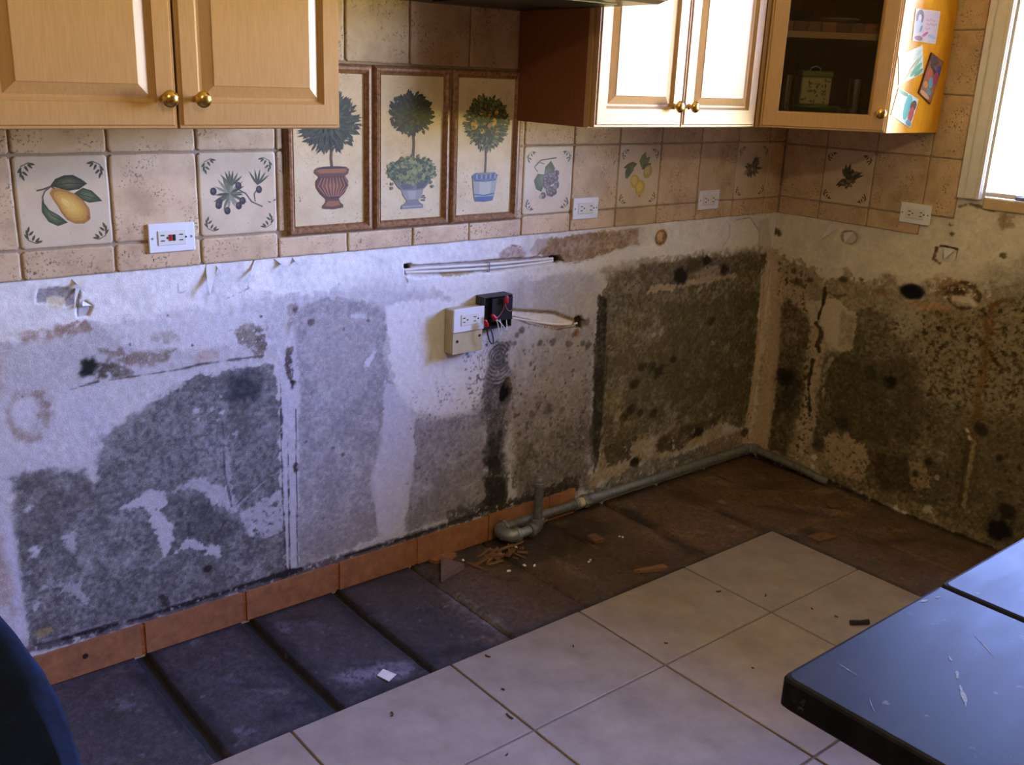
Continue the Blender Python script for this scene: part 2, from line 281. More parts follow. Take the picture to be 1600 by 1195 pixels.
RIGHT_STAINS_SHADE = [
 ('P','8d7c60',0.9,30,30,0,0,[(900,-30),(1720,-30),(1700,300),(1640,620),(1500,760),(1200,800),(900,800)]),
 ('P','6a5d42',0.8,40,40,0,0,[(950,-30),(1650,-30),(1620,300),(1560,560),(1380,690),(1150,720),(950,700)]),
 ('P','8f8264',0.6,40,40,0.3,0,[(1050,300),(1500,330),(1480,640),(1250,690),(1050,660)]),
 ('P','554a33',0.7,40,40,0.2,0,[(1150,0),(1600,0),(1550,220),(1300,260),(1150,200)]),
 ('D','3a2a18',0.7,3,9,220,51,[(1000,100),(1600,100),(1560,600),(1050,680)]),
 ('P','8d7c60',0.9,18,25,0,0,[(22,848),(253,813),(539,841),(661,841),(824,828),(896,907),(1157,996),(1363,-17),(1071,-15),(10,14)]),
 ('P','8d8470',0.5,20,25,0,0,[(769,884),(961,1003),(1145,1053),(1181,880),(912,824)]),
 ('P','b69d82',0.7,12,14,0,0,[(31,849),(108,812),(190,700),(219,474),(192,254),(126,67),(19,20),(41,209),(63,436)]),
 ('P','4f4431',0.93,9,12,0.0,0,[(44,671),(144,676),(207,627),(241,480),(231,319),(199,146),(185,52),(101,67),(83,277),(83,494)]),
 ('P','2e281c',0.7,10,9,0,0,[(116,395),(161,460),(206,365),(180,250),(122,205)]),
 ('P','c0a68c',0.9,4,5,0,0,[(-11,863),(37,850),(80,678),(90,442),(97,226),(84,47),(13,18),(26,317),(28,588)]),
 ('D','4f4330',0.75,2,6,120,21,[(31,849),(183,800),(201,626),(68,597)]),
 ('P','5b5036',0.95,12,22,0,0,[(394,705),(454,741),(559,727),(658,725),(793,754),(871,815),(985,882),(1173,918),(1363,-17),(1070,-8),(684,-2),(376,26),(291,120),(272,357),(330,502),(402,570)]),
 ('P','7d735c',0.5,20,22,0.3,0,[(379,714),(551,773),(619,670),(603,473),(470,487)]),
 ('P','96896a',0.75,20,25,0.3,0,[(551,773),(989,861),(1181,880),(1245,563),(862,379),(674,492)]),
 ('P','b3a78e',0.7,10,12,0.2,0,[(531,745),(627,765),(662,703),(611,644),(557,667)]),
 ('P','463d28',0.6,20,24,0.25,0,[(334,478),(658,584),(735,291),(381,177),(320,291)]),
 ('P','5d5138',0.6,25,25,0.3,0,[(805,433),(1249,543),(1312,236),(855,159)]),
 ('D','3f2e1a',0.75,3,9,330,22,[(654,748),(1070,857),(1135,530),(729,459)]),
 ('D','352b1a',0.6,2,7,300,23,[(275,488),(1078,816),(1223,85),(374,39)]),
 ('D','8d7f5f',0.5,2,5,140,24,[(275,488),(1078,816),(1223,85),(374,39)]),
 ('L','6b4722',0.6,12,14,0.2,0,[(30,0),(895,825),(894,688),(910,464),(917,326)]),
 ('L','5c3d20',0.6,10,12,0.3,0,[(18,0),(966,874),(882,813),(886,731)]),
 ('B','7d5a38',0.75,8,12,0.25,0,[(751,858),(76,35)]),
 ('R','4c3622',0.85,5,9,0.2,0,[(789,839),(57,43),(10,0)]),
 ('B','c9bba0',0.95,4,5,0,0,[(780,824),(27,15)]),
 ('B','3b2a1b',0.85,4,7,0.2,0,[(769,850),(31,13)]),
 ('P','b58c62',0.8,4,6,0.1,0,[(618,786),(692,801),(763,793),(763,766),(627,765)]),
 ('P','7d6a45',0.7,5,8,0.2,0,[(691,778),(776,782),(878,773),(873,745),(773,739),(678,748)]),
 ('B','0c0b0e',0.98,7,4,0,4,[(603,816),(45,27)]),
 ('B','8a6a42',0.7,5,5,0.2,0,[(491,797),(25,14)]),
 ('P','b7a184',0.9,4,9,0.18,0,[(218,635),(280,528),(295,284),(294,61),(234,57),(238,267),(228,451)]),
 ('D','4a3a27',0.8,3,8,70,25,[(204,471),(261,485),(294,80),(236,61)]),
 ('P','c8b89e',0.95,4,6,0,0,[(218,706),(294,729),(398,698),(413,635),(403,566),(358,535),(304,557),(265,627)]),
 ('P','9b8c75',0.8,5,5,0,0,[(338,696),(404,675),(404,576),(354,559)]),
 ('P','c2b298',0.8,4,6,0,0,[(177,710),(226,708),(256,612),(215,616)]),
 ('L','33291a',0.95,3,5,0,0,[(14,0),(258,764),(259,702),(247,646)]),
 ('L','3f3220',0.9,3,6,0,0,[(13,0),(243,622),(271,590),(259,536),(270,518)]),
 ('L','352a1a',0.9,3,6,0,0,[(10,0),(248,476),(245,363),(267,276)]),
 ('L','5d4c35',0.7,3,6,0.3,0,[(7,0),(268,751),(320,741),(350,757)]),
 ('L','b3a58b',0.7,4,6,0.2,0,[(10,0),(330,502),(305,444),(315,343)]),
 ('P','b59c7d',0.9,6,12,0.15,0,[(348,206),(445,219),(521,209),(558,151),(517,68),(424,52),(359,102)]),
 ('P','a08a6d',0.7,8,9,0.2,0,[(255,136),(354,168),(402,49),(289,51)]),
 ('P','3d2e1f',0.85,8,14,0.25,0,[(533,187),(696,223),(749,95),(602,46)]),
 ('P','9c845f',0.9,5,8,0.1,0,[(694,207),(758,239),(794,174),(770,90),(714,121)]),
 ('P','8a7a59',0.6,8,14,0.3,0,[(402,49),(674,55),(923,48),(1027,41),(1036,-5),(683,6)]),
 ('L','97875f',0.75,4,4,0.15,0,[(12,0),(918,349),(921,231),(925,111)]),
 ('L','40341f',0.7,4,6,0.25,0,[(12,0),(896,343),(908,104)]),
 ('B','c8bfae',0.95,3,3,0,0,[(887,382),(7,7)]),
 ('B','b8ae98',0.95,3,3,0,0,[(900,358),(7,7)]),
 ('B','cfc6b4',0.95,3,3,0,0,[(314,87),(12,10)]),
 ('B','cdc4b2',0.95,3,3,0,0,[(314,49),(12,11)]),
 ('B','b8ad96',0.95,3,3,0,0,[(802,46),(18,17)]),
 ('B','a59a82',0.95,3,3,0,0,[(813,181),(9,10)]),
 ('B','b9ad92',0.95,3,3,0,0,[(643,599),(5,5)]),
 ('B','17110b',0.9,7,6,0,0,[(584,478),(25,23)]),
 ('B','3b3926',0.9,7,6,0,0,[(497,487),(23,21)]),
 ('B','453f33',0.9,7,6,0,0,[(322,147),(26,22)]),
 ('B','3a3324',0.9,7,6,0,0,[(413,266),(28,24)]),
 ('B','2c271c',0.9,7,6,0,0,[(931,398),(20,19)]),
 ('B','2c2518',0.9,7,6,0,0,[(1012,320),(13,13)]),
 ('B','0c0907',0.9,7,6,0,0,[(1055,69),(40,39)]),
 ('B','241a14',0.9,7,6,0,0,[(1074,144),(30,30)]),
 ('B','33271a',0.9,7,6,0,0,[(771,223),(20,18)]),
 ('B','2d2417',0.9,7,6,0,0,[(732,162),(17,16)]),
 ('B','221d14',0.9,7,6,0,0,[(131,372),(37,30)]),
 ('L','2a2119',0.85,5,6,0.1,0,[(26,0),(10,11),(409,5),(685,-9),(1060,-12),(1242,-13)]),
 ('P','d6cab8',1,2,3,0,6,[(665,981),(692,994),(739,988),(740,956),(710,935),(665,939)]),
 ('L','5d4526',0.9,3,4,0,0,[(8,0),(666,983),(662,943),(687,933)]),  # dark outlines here paint the shadow around the peeled patch
 ('L','4d3a22',0.9,2,3,0,0,[(6,0),(681,992),(713,993),(741,989)]),
 ('L','6d5a40',0.8,2,2,0,0,[(3,0),(741,987),(739,951)]),
 ('B','cfc3b0',1,3,4,0,4,[(332,966),(39,26)]),
 ('R','7d6c52',0.7,2,4,0.3,0,[(327,968),(32,24),(4,0)]),
 ('P','cfc3ac',0.9,2,2,0,0,[(208,938),(242,1005),(283,1006),(262,951)]),
 ('B','51432c',0.85,4,4,0,0,[(109,804),(15,10)]),
 ('B','51432c',0.85,4,4,0,0,[(189,783),(14,10)]),
 ('B','51432c',0.85,4,4,0,0,[(131,763),(24,16)]),
 ('B','51432c',0.85,4,4,0,0,[(328,809),(16,11)]),
 ('B','51432c',0.85,4,4,0,0,[(404,823),(11,7)]),
 ('B','51432c',0.85,4,4,0,0,[(702,1066),(9,7)]),
 ('B','51432c',0.85,4,4,0,0,[(709,1038),(9,7)]),
 ('B','51432c',0.85,4,4,0,0,[(8,942),(21,14)]),
 ('B','51432c',0.85,4,4,0,0,[(895,992),(8,7)]),
 ('B','7d5c3c',0.6,8,8,0.2,0,[(884,1104),(25,25)]),
 ('L','4d3d2c',0.75,4,6,0.25,0,[(10,0),(723,1133),(754,1145),(810,1138),(836,1135)]),
]
FLOOR_STAINS = [
 ('P','604632',0.85,70,40,0,0,[(-1658,-129),(-1295,0),(62,36),(69,-1125),(58,-1338),(-580,-1085),(-543,-521),(-1530,-520),(-1716,-512)]),
 ('P','6e5036',0.5,40,40,0.2,0,[(-948,-52),(0,-12),(-61,-450),(-534,-515),(-962,-515)]),
 ('P','43301f',0.6,40,40,0.25,0,[(-1250,-148),(-1002,-203),(-927,-485),(-1463,-503),(-1539,-358)]),
 ('P','5a4b4d',0.6,30,30,0.2,0,[(-1709,9),(-1524,-14),(-1528,-221),(-1655,-495),(-1727,-224)]),
 ('P','2f241c',0.75,25,30,0.25,0,[(-1426,-26),(-1006,-12),(-966,-167),(-1276,-241),(-1495,-244)]),
 ('P','8b8494',0.6,14,20,0.3,0,[(-2215,-394),(-2062,-397),(-1952,-477),(-2197,-491)]),
 ('P','84808a',0.55,10,14,0.2,0,[(-1709,-166),(-1698,-313),(-1702,-481),(-1745,-491),(-1751,-320)]),
 ('P','8d7b68',0.6,14,14,0.4,0,[(-1311,-217),(-1287,-314),(-1309,-425),(-1332,-333)]),
 ('B','6b6676',0.6,10,8,0.3,0,[(-2230,-103),(24,32)]),
 ('B','696575',0.6,10,8,0.3,0,[(-2432,-17),(20,27)]),
 ('B','4c4858',0.6,10,8,0.3,0,[(-2362,-451),(22,25)]),
 ('B','a89780',0.6,10,8,0.3,0,[(-161,-177),(13,24)]),
 ('B','a8957c',0.6,10,8,0.3,0,[(-494,-262),(10,17)]),
 ('B','8a7a68',0.6,10,8,0.3,0,[(-603,305),(10,19)]),
 ('B','6d4a2e',0.6,10,8,0.3,0,[(-177,-580),(24,42)]),
 ('B','7a5f45',0.6,10,8,0.3,0,[(-663,-725),(17,27)]),
 ('B','3c2a1c',0.6,10,8,0.3,0,[(-300,-810),(18,30)]),
 ('P','8f7a5c',0.5,10,10,0.3,0,[(-5,-413),(-31,-542),(-86,-643),(-111,-592)]),
 ('L','19161a',0.8,24,20,0.05,0,[(60,0),(-2568,-10),(-2567,-227),(-2558,-469)]),
 ('L','19161a',0.8,24,20,0.05,0,[(60,0),(-2264,-22),(-2273,-281),(-2268,-488)]),
 ('L','19161a',0.65,24,20,0.05,0,[(55,0),(-1998,-32),(-1990,-243),(-1982,-481)]),
 ('L','19161a',0.6,24,20,0.05,0,[(40,0),(-843,-97),(-865,-262),(-890,-473)]),
 ('L','19161a',0.5,24,20,0.05,0,[(30,0),(-579,-278),(-555,-419),(-552,-514)]),
 ('L','19161a',0.6,24,20,0.05,0,[(50,0),(-1988,-469),(-1907,-472),(-1832,-488)]),
 ('L','19161a',0.6,24,20,0.05,0,[(50,0),(-2404,-451),(-2255,-465),(-2124,-494)]),
 ('L','241f22',0.75,16,14,0.1,0,[(30,0),(-2774,2),(-2245,-14),(-1593,-3),(-987,8)]),
 ('L','21170f',0.8,22,16,0.1,0,[(46,0),(-987,8),(43,22),(23,-394),(-7,-1061)]),
 ('L','241d1c',0.75,12,12,0.1,0,[(22,0),(-2596,-523),(-1930,-522),(-1465,-519),(-541,-528),(-532,-1062)]),
 ('P','211e24',0.45,12,16,0.3401357054487426,0,[(-2189,-51),(-2134,-65),(-2091,-102),(-2143,-117)]),
 ('P','2a1e15',0.45,12,16,0.3782426894284182,0,[(-239,-110),(-135,-151),(-55,-210),(-154,-201)]),
 ('P','2a1e15',0.45,12,16,0.3563945073974042,0,[(-529,-548),(-395,-588),(-302,-659),(-429,-651)]),
 ('P','85694c',0.45,12,16,0.3833733370928206,0,[(-135,-490),(-45,-546),(3,-628),(-69,-594)]),
 ('P','2a1e15',0.45,12,16,0.3295623403229692,0,[(-601,-556),(-454,-589),(-344,-653),(-477,-646)]),
 ('P','211e24',0.45,12,16,0.12432263801914899,0,[(-2366,-221),(-2328,-238),(-2299,-274),(-2333,-278)]),
 ('P','85694c',0.45,12,16,0.22383839692219754,0,[(-1812,-455),(-1747,-479),(-1716,-545),(-1758,-523)]),
 ('P','6b6674',0.45,12,16,0.19706026412765557,0,[(-2395,-323),(-2356,-333),(-2330,-370),(-2360,-367)]),
 ('P','85694c',0.45,12,16,0.23770562565105277,0,[(-418,-574),(-357,-600),(-335,-652),(-384,-638)]),
 ('P','6b6674',0.45,12,16,0.3898020270904369,0,[(-2775,-316),(-2716,-373),(-2663,-445),(-2703,-404)]),
 ('P','7a5f45',0.45,12,16,0.18759859979846544,0,[(-350,-181),(-213,-251),(-139,-370),(-255,-334)]),
 ('P','211e24',0.45,12,16,0.3413047224940157,0,[(-2264,-309),(-2233,-319),(-2216,-354),(-2241,-353)]),
 ('P','85694c',0.45,12,16,0.15060108139112927,0,[(-376,-1044),(-302,-1078),(-243,-1119),(-313,-1104)]),
 ('P','2a1e15',0.45,12,16,0.25877247592711616,0,[(-571,-82),(-509,-73),(-522,-129),(-560,-131)]),
 ('P','2a1e15',0.45,12,16,0.22636628846116835,0,[(-368,-182),(-222,-252),(-122,-358),(-230,-312)]),
 ('P','211e24',0.45,12,16,0.1624196479595801,0,[(-2376,-409),(-2308,-450),(-2248,-508),(-2300,-485)]),
 ('P','57525c',0.45,12,16,0.38882656522308034,0,[(-2373,-436),(-2345,-444),(-2323,-463),(-2350,-472)]),
 ('P','2a1e15',0.45,12,16,0.27169145323282895,0,[(-1127,-401),(-1018,-430),(-929,-481),(-1041,-490)]),
 ('P','7a5f45',0.45,12,16,0.2964196565778493,0,[(-159,-772),(-77,-790),(-64,-847),(-132,-840)]),
 ('P','2a1e15',0.45,12,16,0.3005055647893047,0,[(-656,-61),(-537,-137),(-506,-285),(-583,-229)]),
 ('P','5d5866',0.45,12,16,0.23937288128407136,0,[(-2763,-444),(-2740,-450),(-2728,-488),(-2745,-485)]),
 ('P','2a1e15',0.45,12,16,0.1772017161158248,0,[(-1564,-191),(-1514,-227),(-1483,-286),(-1526,-271)]),
 ('P','211e24',0.45,12,16,0.2824833802818726,0,[(-1938,-378),(-1879,-386),(-1846,-432),(-1889,-428)]),
 ('P','2a1e15',0.45,12,16,0.1338749419648153,0,[(-378,-400),(-294,-480),(-248,-585),(-316,-536)]),
 ('P','2a1e15',0.45,12,16,0.18908153438051556,0,[(-1228,-117),(-1100,-136),(-1010,-199),(-1130,-214)]),
 ('P','211e24',0.45,12,16,0.3276135008483797,0,[(-1899,4),(-1791,-36),(-1715,-128),(-1794,-103)]),
 ('P','7a5f45',0.45,12,16,0.3573531867069777,0,[(-246,-542),(-202,-556),(-212,-604),(-250,-600)]),
 ('P','2a1e15',0.45,12,16,0.33950466116880884,0,[(-182,-62),(-2,-100),(110,-192),(-45,-183)]),
 ('P','6b6674',0.45,12,16,0.1014637255158537,0,[(-2518,-437),(-2490,-445),(-2467,-468),(-2496,-480)]),
 ('P','57525c',0.45,12,16,0.1736323537182291,0,[(-2468,-340),(-2439,-343),(-2421,-367),(-2443,-370)]),
 ('P','8f7c66',0.45,12,16,0.2632254315453556,0,[(-271,-437),(-193,-521),(-154,-627),(-222,-580)]),
 ('P','7a5f45',0.45,12,16,0.14220027011266995,0,[(-458,-805),(-384,-853),(-367,-936),(-415,-899)]),
 ('P','2a1e15',0.45,12,16,0.15330061231262898,0,[(-333,-192),(-210,-232),(-105,-288),(-243,-297)]),
 ('P','85694c',0.45,12,16,0.3712856229685447,0,[(-294,-676),(-203,-721),(-132,-778),(-229,-767)]),
 ('P','57525c',0.45,12,16,0.3403313398935335,0,[(-1986,-192),(-1947,-199),(-1939,-254),(-1969,-254)]),
 ('P','8f7c66',0.45,12,16,0.3777120209525676,0,[(-518,-544),(-451,-549),(-456,-605),(-495,-595)]),
 ('P','2a1e15',0.45,12,16,0.3558323970313857,0,[(-164,-892),(-85,-932),(-80,-1010),(-136,-983)]),
 ('P','2a1e15',0.45,12,16,0.26116798660188184,0,[(-927,-415),(-873,-434),(-850,-480),(-906,-483)]),
 ('P','7a5f45',0.45,12,16,0.10395499375004352,0,[(-1417,-196),(-1324,-248),(-1252,-324),(-1328,-299)]),
 ('P','211e24',0.45,12,16,0.146815762321591,0,[(-2442,-256),(-2377,-285),(-2332,-354),(-2378,-336)]),
 ('P','6b6674',0.45,12,16,0.24503617932385552,0,[(-2773,-432),(-2707,-480),(-2655,-563),(-2699,-526)]),
 ('P','85694c',0.45,12,16,0.1489958839071705,0,[(-989,-230),(-887,-258),(-804,-305),(-914,-320)]),
 ('P','2a1e15',0.45,12,16,0.129028777492393,0,[(-416,-352),(-338,-405),(-321,-501),(-364,-456)]),
 ('P','6b6674',0.45,12,16,0.15169728487281442,0,[(-2699,-180),(-2671,-180),(-2653,-205),(-2676,-218)]),
 ('P','211e24',0.45,12,16,0.3641625751980109,0,[(-2461,-222),(-2434,-233),(-2418,-267),(-2437,-259)]),
 ('P','6b6674',0.45,12,16,0.1768211517814623,0,[(-2452,-221),(-2420,-234),(-2393,-262),(-2425,-272)]),
 ('P','211e24',0.45,12,16,0.3629955843304383,0,[(-1958,-316),(-1871,-355),(-1797,-417),(-1864,-396)]),
 ('P','5d5866',0.45,12,16,0.24301109070558674,0,[(-2822,-476),(-2799,-483),(-2779,-503),(-2799,-509)]),
 ('P','8f7c66',0.45,12,16,0.35425224566290014,0,[(-431,-20),(-317,-93),(-299,-240),(-355,-173)]),
 ('P','7a5f45',0.45,12,16,0.2240233390035501,0,[(-345,-526),(-282,-529),(-293,-583),(-351,-589)]),
 ('P','8f7c66',0.45,12,16,0.2875163096943947,0,[(-662,-388),(-610,-409),(-590,-456),(-652,-461)]),
 ('P','57525c',0.45,12,16,0.19670459969436865,0,[(-2135,-365),(-2058,-415),(-2010,-509),(-2055,-461)]),
 ('P','2a1e15',0.45,12,16,0.3133018901568837,0,[(-1797,-431),(-1697,-469),(-1612,-527),(-1702,-523)]),
 ('P','211e24',0.45,12,16,0.3666259076297693,0,[(-2753,-341),(-2719,-360),(-2691,-396),(-2718,-390)]),
 ('P','2a1e15',0.45,12,16,0.39203189693606677,0,[(-465,-581),(-401,-578),(-403,-620),(-468,-636)]),
 ('P','6b6674',0.45,12,16,0.2165380380277114,0,[(-2805,-360),(-2775,-363),(-2754,-394),(-2776,-396)]),
 ('P','8f7c66',0.45,12,16,0.33665055753495554,0,[(-863,21),(-803,-26),(-782,-110),(-833,-87)]),
 ('P','7a5f45',0.45,12,16,0.3849711931366927,0,[(-627,-229),(-562,-237),(-528,-270),(-609,-295)]),
 ('P','2a1e15',0.45,12,16,0.28267054472971,0,[(-336,-769),(-223,-819),(-123,-879),(-237,-862)]),
 ('P','85694c',0.45,12,16,0.38031952142655034,0,[(-905,-296),(-803,-327),(-741,-394),(-834,-389)]),
 ('P','5d5866',0.45,12,16,0.14994073158542576,0,[(-2183,-85),(-2119,-126),(-2073,-200),(-2124,-183)]),
 ('P','211e24',0.45,12,16,0.3721053833058424,0,[(-2331,-416),(-2306,-427),(-2296,-464),(-2316,-462)]),
 ('P','211e24',0.45,12,16,0.1618474556422112,0,[(-2699,-421),(-2672,-429),(-2656,-465),(-2674,-458)]),
 ('P','6b6674',0.45,12,16,0.3266282421685154,0,[(-2701,-162),(-2664,-178),(-2642,-237),(-2665,-218)]),
 ('P','57525c',0.45,12,16,0.30042345003123794,0,[(-2610,-22),(-2580,-28),(-2566,-79),(-2588,-78)]),
 ('P','8f7c66',0.45,12,16,0.2289998294645035,0,[(-121,-394),(-42,-404),(-14,-447),(-88,-453)]),
 ('P','211e24',0.45,12,16,0.3595748905715468,0,[(-1702,13),(-1591,-28),(-1491,-88),(-1588,-82)]),
 ('P','2a1e15',0.45,12,16,0.15551241706660832,0,[(-410,-892),(-346,-926),(-312,-976),(-387,-970)]),
 ('P','7a5f45',0.45,12,16,0.1124065934509003,0,[(-1146,-10),(-1087,-4),(-1079,-55),(-1128,-67)]),
 ('P','211e24',0.45,12,16,0.23392296812976712,0,[(-2171,-359),(-2120,-373),(-2080,-408),(-2124,-409)]),
 ('D','9a8f88',0.5,2,6,260,31,[(-2727,-152),(-1626,-49),(25,7),(-7,-1072),(-524,-1053),(-543,-521),(-2591,-513)]),
 ('D','221a16',0.6,3,9,200,32,[(-2727,-152),(-1626,-49),(25,7),(-7,-1072),(-524,-1053),(-543,-521),(-2591,-513)]),
]


# ------------------------------------------------------------------ helpers
def s2l(c):
    c = np.asarray(c, float)
    return np.where(c <= 0.04045, c/12.92, ((c+0.055)/1.055)**2.4)
def hexrgb(h): return np.array([int(h[i:i+2], 16)/255 for i in (0, 2, 4)])
def lin(h): return tuple(s2l(hexrgb(h)))+(1.0,)
_lat = {}
def vnoise(u, v, scale, seed):
    if seed not in _lat: _lat[seed] = np.random.RandomState(seed).rand(257, 257)*2-1
    L = _lat[seed]
    x = u/scale+1000.37; y = v/scale+1000.71
    xi = np.floor(x).astype(int); yi = np.floor(y).astype(int); fx = x-xi; fy = y-yi
    fx = fx*fx*(3-2*fx); fy = fy*fy*(3-2*fy); xi %= 256; yi %= 256
    return (L[xi, yi]*(1-fx)+L[xi+1, yi]*fx)*(1-fy)+(L[xi, yi+1]*(1-fx)+L[xi+1, yi+1]*fx)*fy
def fbm(u, v, scale, seed, o=3):
    t = 0; a = 1.0; n = 0
    for i in range(o):
        t = t+a*vnoise(u, v, scale/(2**i), seed+i); n += a; a *= 0.55
    return t/n*1.5
def sstep(a, b, x):
    t = np.clip((x-a)/(b-a), 0, 1); return t*t*(3-2*t)
def poly_sd(U, V, pts):
    p = np.array(pts, float); q = np.roll(p, -1, axis=0)
    d = np.full(U.shape, 1e9); ins = np.zeros(U.shape, bool)
    for (ax, ay), (bx_, by) in zip(p, q):
        ex, ey = bx_-ax, by-ay; L2 = ex*ex+ey*ey+1e-9
        t = np.clip(((U-ax)*ex+(V-ay)*ey)/L2, 0, 1)
        d = np.minimum(d, (U-ax-t*ex)**2+(V-ay-t*ey)**2)
        if ay != by:
            c = ((ay > V) != (by > V)) & (U < (bx_-ax)*(V-ay)/(by-ay)+ax); ins ^= c
    return np.where(ins, 1, -1)*np.sqrt(d)
def line_d(U, V, pts):
    d = np.full(U.shape, 1e9)
    for (ax, ay), (bx_, by) in zip(pts[:-1], pts[1:]):
        ex, ey = bx_-ax, by-ay; t = np.clip(((U-ax)*ex+(V-ay)*ey)/(ex*ex+ey*ey+1e-9), 0, 1)
        d = np.minimum(d, (U-ax-t*ex)**2+(V-ay-t*ey)**2)
    return np.sqrt(d)
def paint(ug, vg, base, ops):
    """colours (sRGB) and recess depth (mm) over the grid ug x vg (mm)"""
    U, V = np.meshgrid(ug, vg, indexing='ij')
    col = np.empty(U.shape+(3,)); col[:] = hexrgb(base); dep = np.zeros(U.shape)
    n1 = fbm(U, V, 60, 11, 4); n2 = fbm(U, V, 16, 21); n3 = fbm(U, V, 10, 31, 2)+0.9*(np.random.RandomState(3).rand(*U.shape)-0.5)
    n4 = fbm(U, V, 38, 41, 4); n5 = np.clip(0.5+0.9*fbm(U, V, 130, 51, 2), 0, 1)
    col *= (1+0.05*n1+0.03*n2)[..., None]
    for op in ops:
        kind, c, a, soft, warp, grain, dp, pts = op
        c = hexrgb(c)
        if kind == 'D':
            r0_, r1_, n, seed = soft, warp, grain, dp
            rng = np.random.RandomState(seed); P = np.array(pts, float); lo = P.min(0); hi = P.max(0)
            Q = lo+rng.rand(n*3, 2)*(hi-lo); Q = Q[poly_sd(Q[:, 0], Q[:, 1], pts) > 0][:n]
            for (cx, cy) in Q:
                rr = r0_+(r1_-r0_)*rng.rand()**2; m_ = rr+3
                i0, i1 = np.searchsorted(ug, [cx-m_, cx+m_]); j0, j1 = np.searchsorted(vg, [cy-m_, cy+m_])
                if i1 <= i0 or j1 <= j0: continue
                S = (slice(i0, i1), slice(j0, j1))
                dd = np.hypot(U[S]-cx, V[S]-cy)+n3[S]*rr*0.6
                m = sstep(rr+2, rr-1.5, dd)*a*(0.5+0.5*rng.rand())
                col[S] += m[..., None]*(c-col[S])
            continue
        if kind == 'B' or kind == 'R':
            (cx, cy), (rx, ry) = pts[0], pts[1]; mg = soft+1.6*warp+ (pts[2][0] if kind == 'R' else 0)
            bb = (cx-rx-mg, cx+rx+mg, cy-ry-mg, cy+ry+mg)
        else:
            P = np.array(pts[1:] if kind == 'L' else pts, float); mg = soft+1.6*warp+(pts[0][0] if kind == 'L' else 0)
            bb = (P[:, 0].min()-mg, P[:, 0].max()+mg, P[:, 1].min()-mg, P[:, 1].max()+mg)
        i0, i1 = np.searchsorted(ug, bb[:2]); j0, j1 = np.searchsorted(vg, bb[2:])
        if i1 <= i0 or j1 <= j0: continue
        S = (slice(i0, i1), slice(j0, j1)); u, v = U[S], V[S]
        if kind == 'P': sd = poly_sd(u, v, pts)
        elif kind == 'L': sd = pts[0][0]/2-line_d(u, v, pts[1:])
        else:
            q = np.hypot((u-cx)/rx, (v-cy)/ry); sd = (1-q)*min(rx, ry)
            if kind == 'R': sd = pts[2][0]/2-np.abs(sd)
        if kind == 'P' and not dp:
            Q = np.roll(P, -1, axis=0); area = abs(np.sum(P[:, 0]*Q[:, 1]-Q[:, 0]*P[:, 1]))/2
            hw = 2*area/np.sum(np.hypot(*(Q-P).T))               # half width: narrow marks keep their shape
            soft = min(soft, 0.5*hw+1); sd = sd+min(warp*1.3+2, 0.45*hw)*(0.8*n1[S]+0.6*n2[S])+min(4.0, 0.3*hw)*n3[S]
        elif kind == 'B' and not dp: sd = sd+warp*0.8*n1[S]+(0.3*min(rx, ry)+1)*n2[S]+2.5*n3[S]; soft = max(soft, 0.4*min(rx, ry))
        else: sd = sd+warp*(0.8*n1[S]+0.6*n2[S])
        sf = soft*(0.5+2.0*n5[S]) if (kind == 'P' and not dp) else soft
        m = sstep(-sf, sf, sd)*a
        if kind == 'P' and not dp: m = m*np.clip(1-0.20*(0.5+n4[S])*(0.6+0.8*n5[S])-0.10*n3[S], 0, 1)
        if grain > 0: m = m*sstep(-0.55, 0.45, 0.7*n3[S]+0.5*n2[S]+(0.74-grain))
        col[S] += m[..., None]*(c-col[S])
        if dp: dep[S] = np.maximum(dep[S], dp*sstep(-soft, soft*0.5, sd))
    lum = col.mean(-1)                                    # mould is stippled, clean paint is not
    amp = np.clip((0.70-lum)/0.30, 0, 1)*0.14+0.02
    col = col*(1+amp*(1.0*n3+0.25*n4))[..., None]
    return np.clip(col, 0.01, 1), dep, n1, n2

# ---- materials
MATS = {}
def nodes_of(name):
    m = bpy.data.materials.new(name); m.use_nodes = True; MATS[name] = m
    nt = m.node_tree; return m, nt.nodes, nt.links, nt.nodes['Principled BSDF']
def noise_node(n, l, scale, detail=4, rough=0.6, stretch=None, coord='Object'):
    tc = n.new('ShaderNodeTexCoord'); t = n.new('ShaderNodeTexNoise')
    t.inputs['Scale'].default_value = scale; t.inputs['Detail'].default_value = detail; t.inputs['Roughness'].default_value = rough
    if stretch:
        mp = n.new('ShaderNodeMapping'); mp.inputs['Scale'].default_value = stretch
        l.new(tc.outputs[coord], mp.inputs[0]); l.new(mp.outputs[0], t.inputs['Vector'])
    else: l.new(tc.outputs[coord], t.inputs['Vector'])
    return t.outputs['Fac']
def ramp(n, l, fac, stops):
    r = n.new('ShaderNodeValToRGB'); e = r.color_ramp.elements
    e[0].position, e[0].color = stops[0]; e[1].position, e[1].color = stops[-1]
    for p, c in stops[1:-1]: k = e.new(p); k.color = c
    l.new(fac, r.inputs[0]); return r.outputs[0]
def mixc(n, l, fac, a, b, mode='MIX'):
    x = n.new('ShaderNodeMix'); x.data_type = 'RGBA'; x.blend_type = mode
    for s, i in ((fac, 0), (a, 6), (b, 7)):
        if hasattr(s, 'is_linked') or hasattr(s, 'links'): l.new(s, x.inputs[i])
        else: x.inputs[i].default_value = s
    return x.outputs[2]
def bump(n, l, bs, h, strength=0.3, dist=0.002):
    b = n.new('ShaderNodeBump'); b.inputs['Strength'].default_value = strength; b.inputs['Distance'].default_value = dist
    l.new(h, b.inputs['Height']); l.new(b.outputs[0], bs.inputs['Normal'])
def grey(v): return (v, v, v, 1)
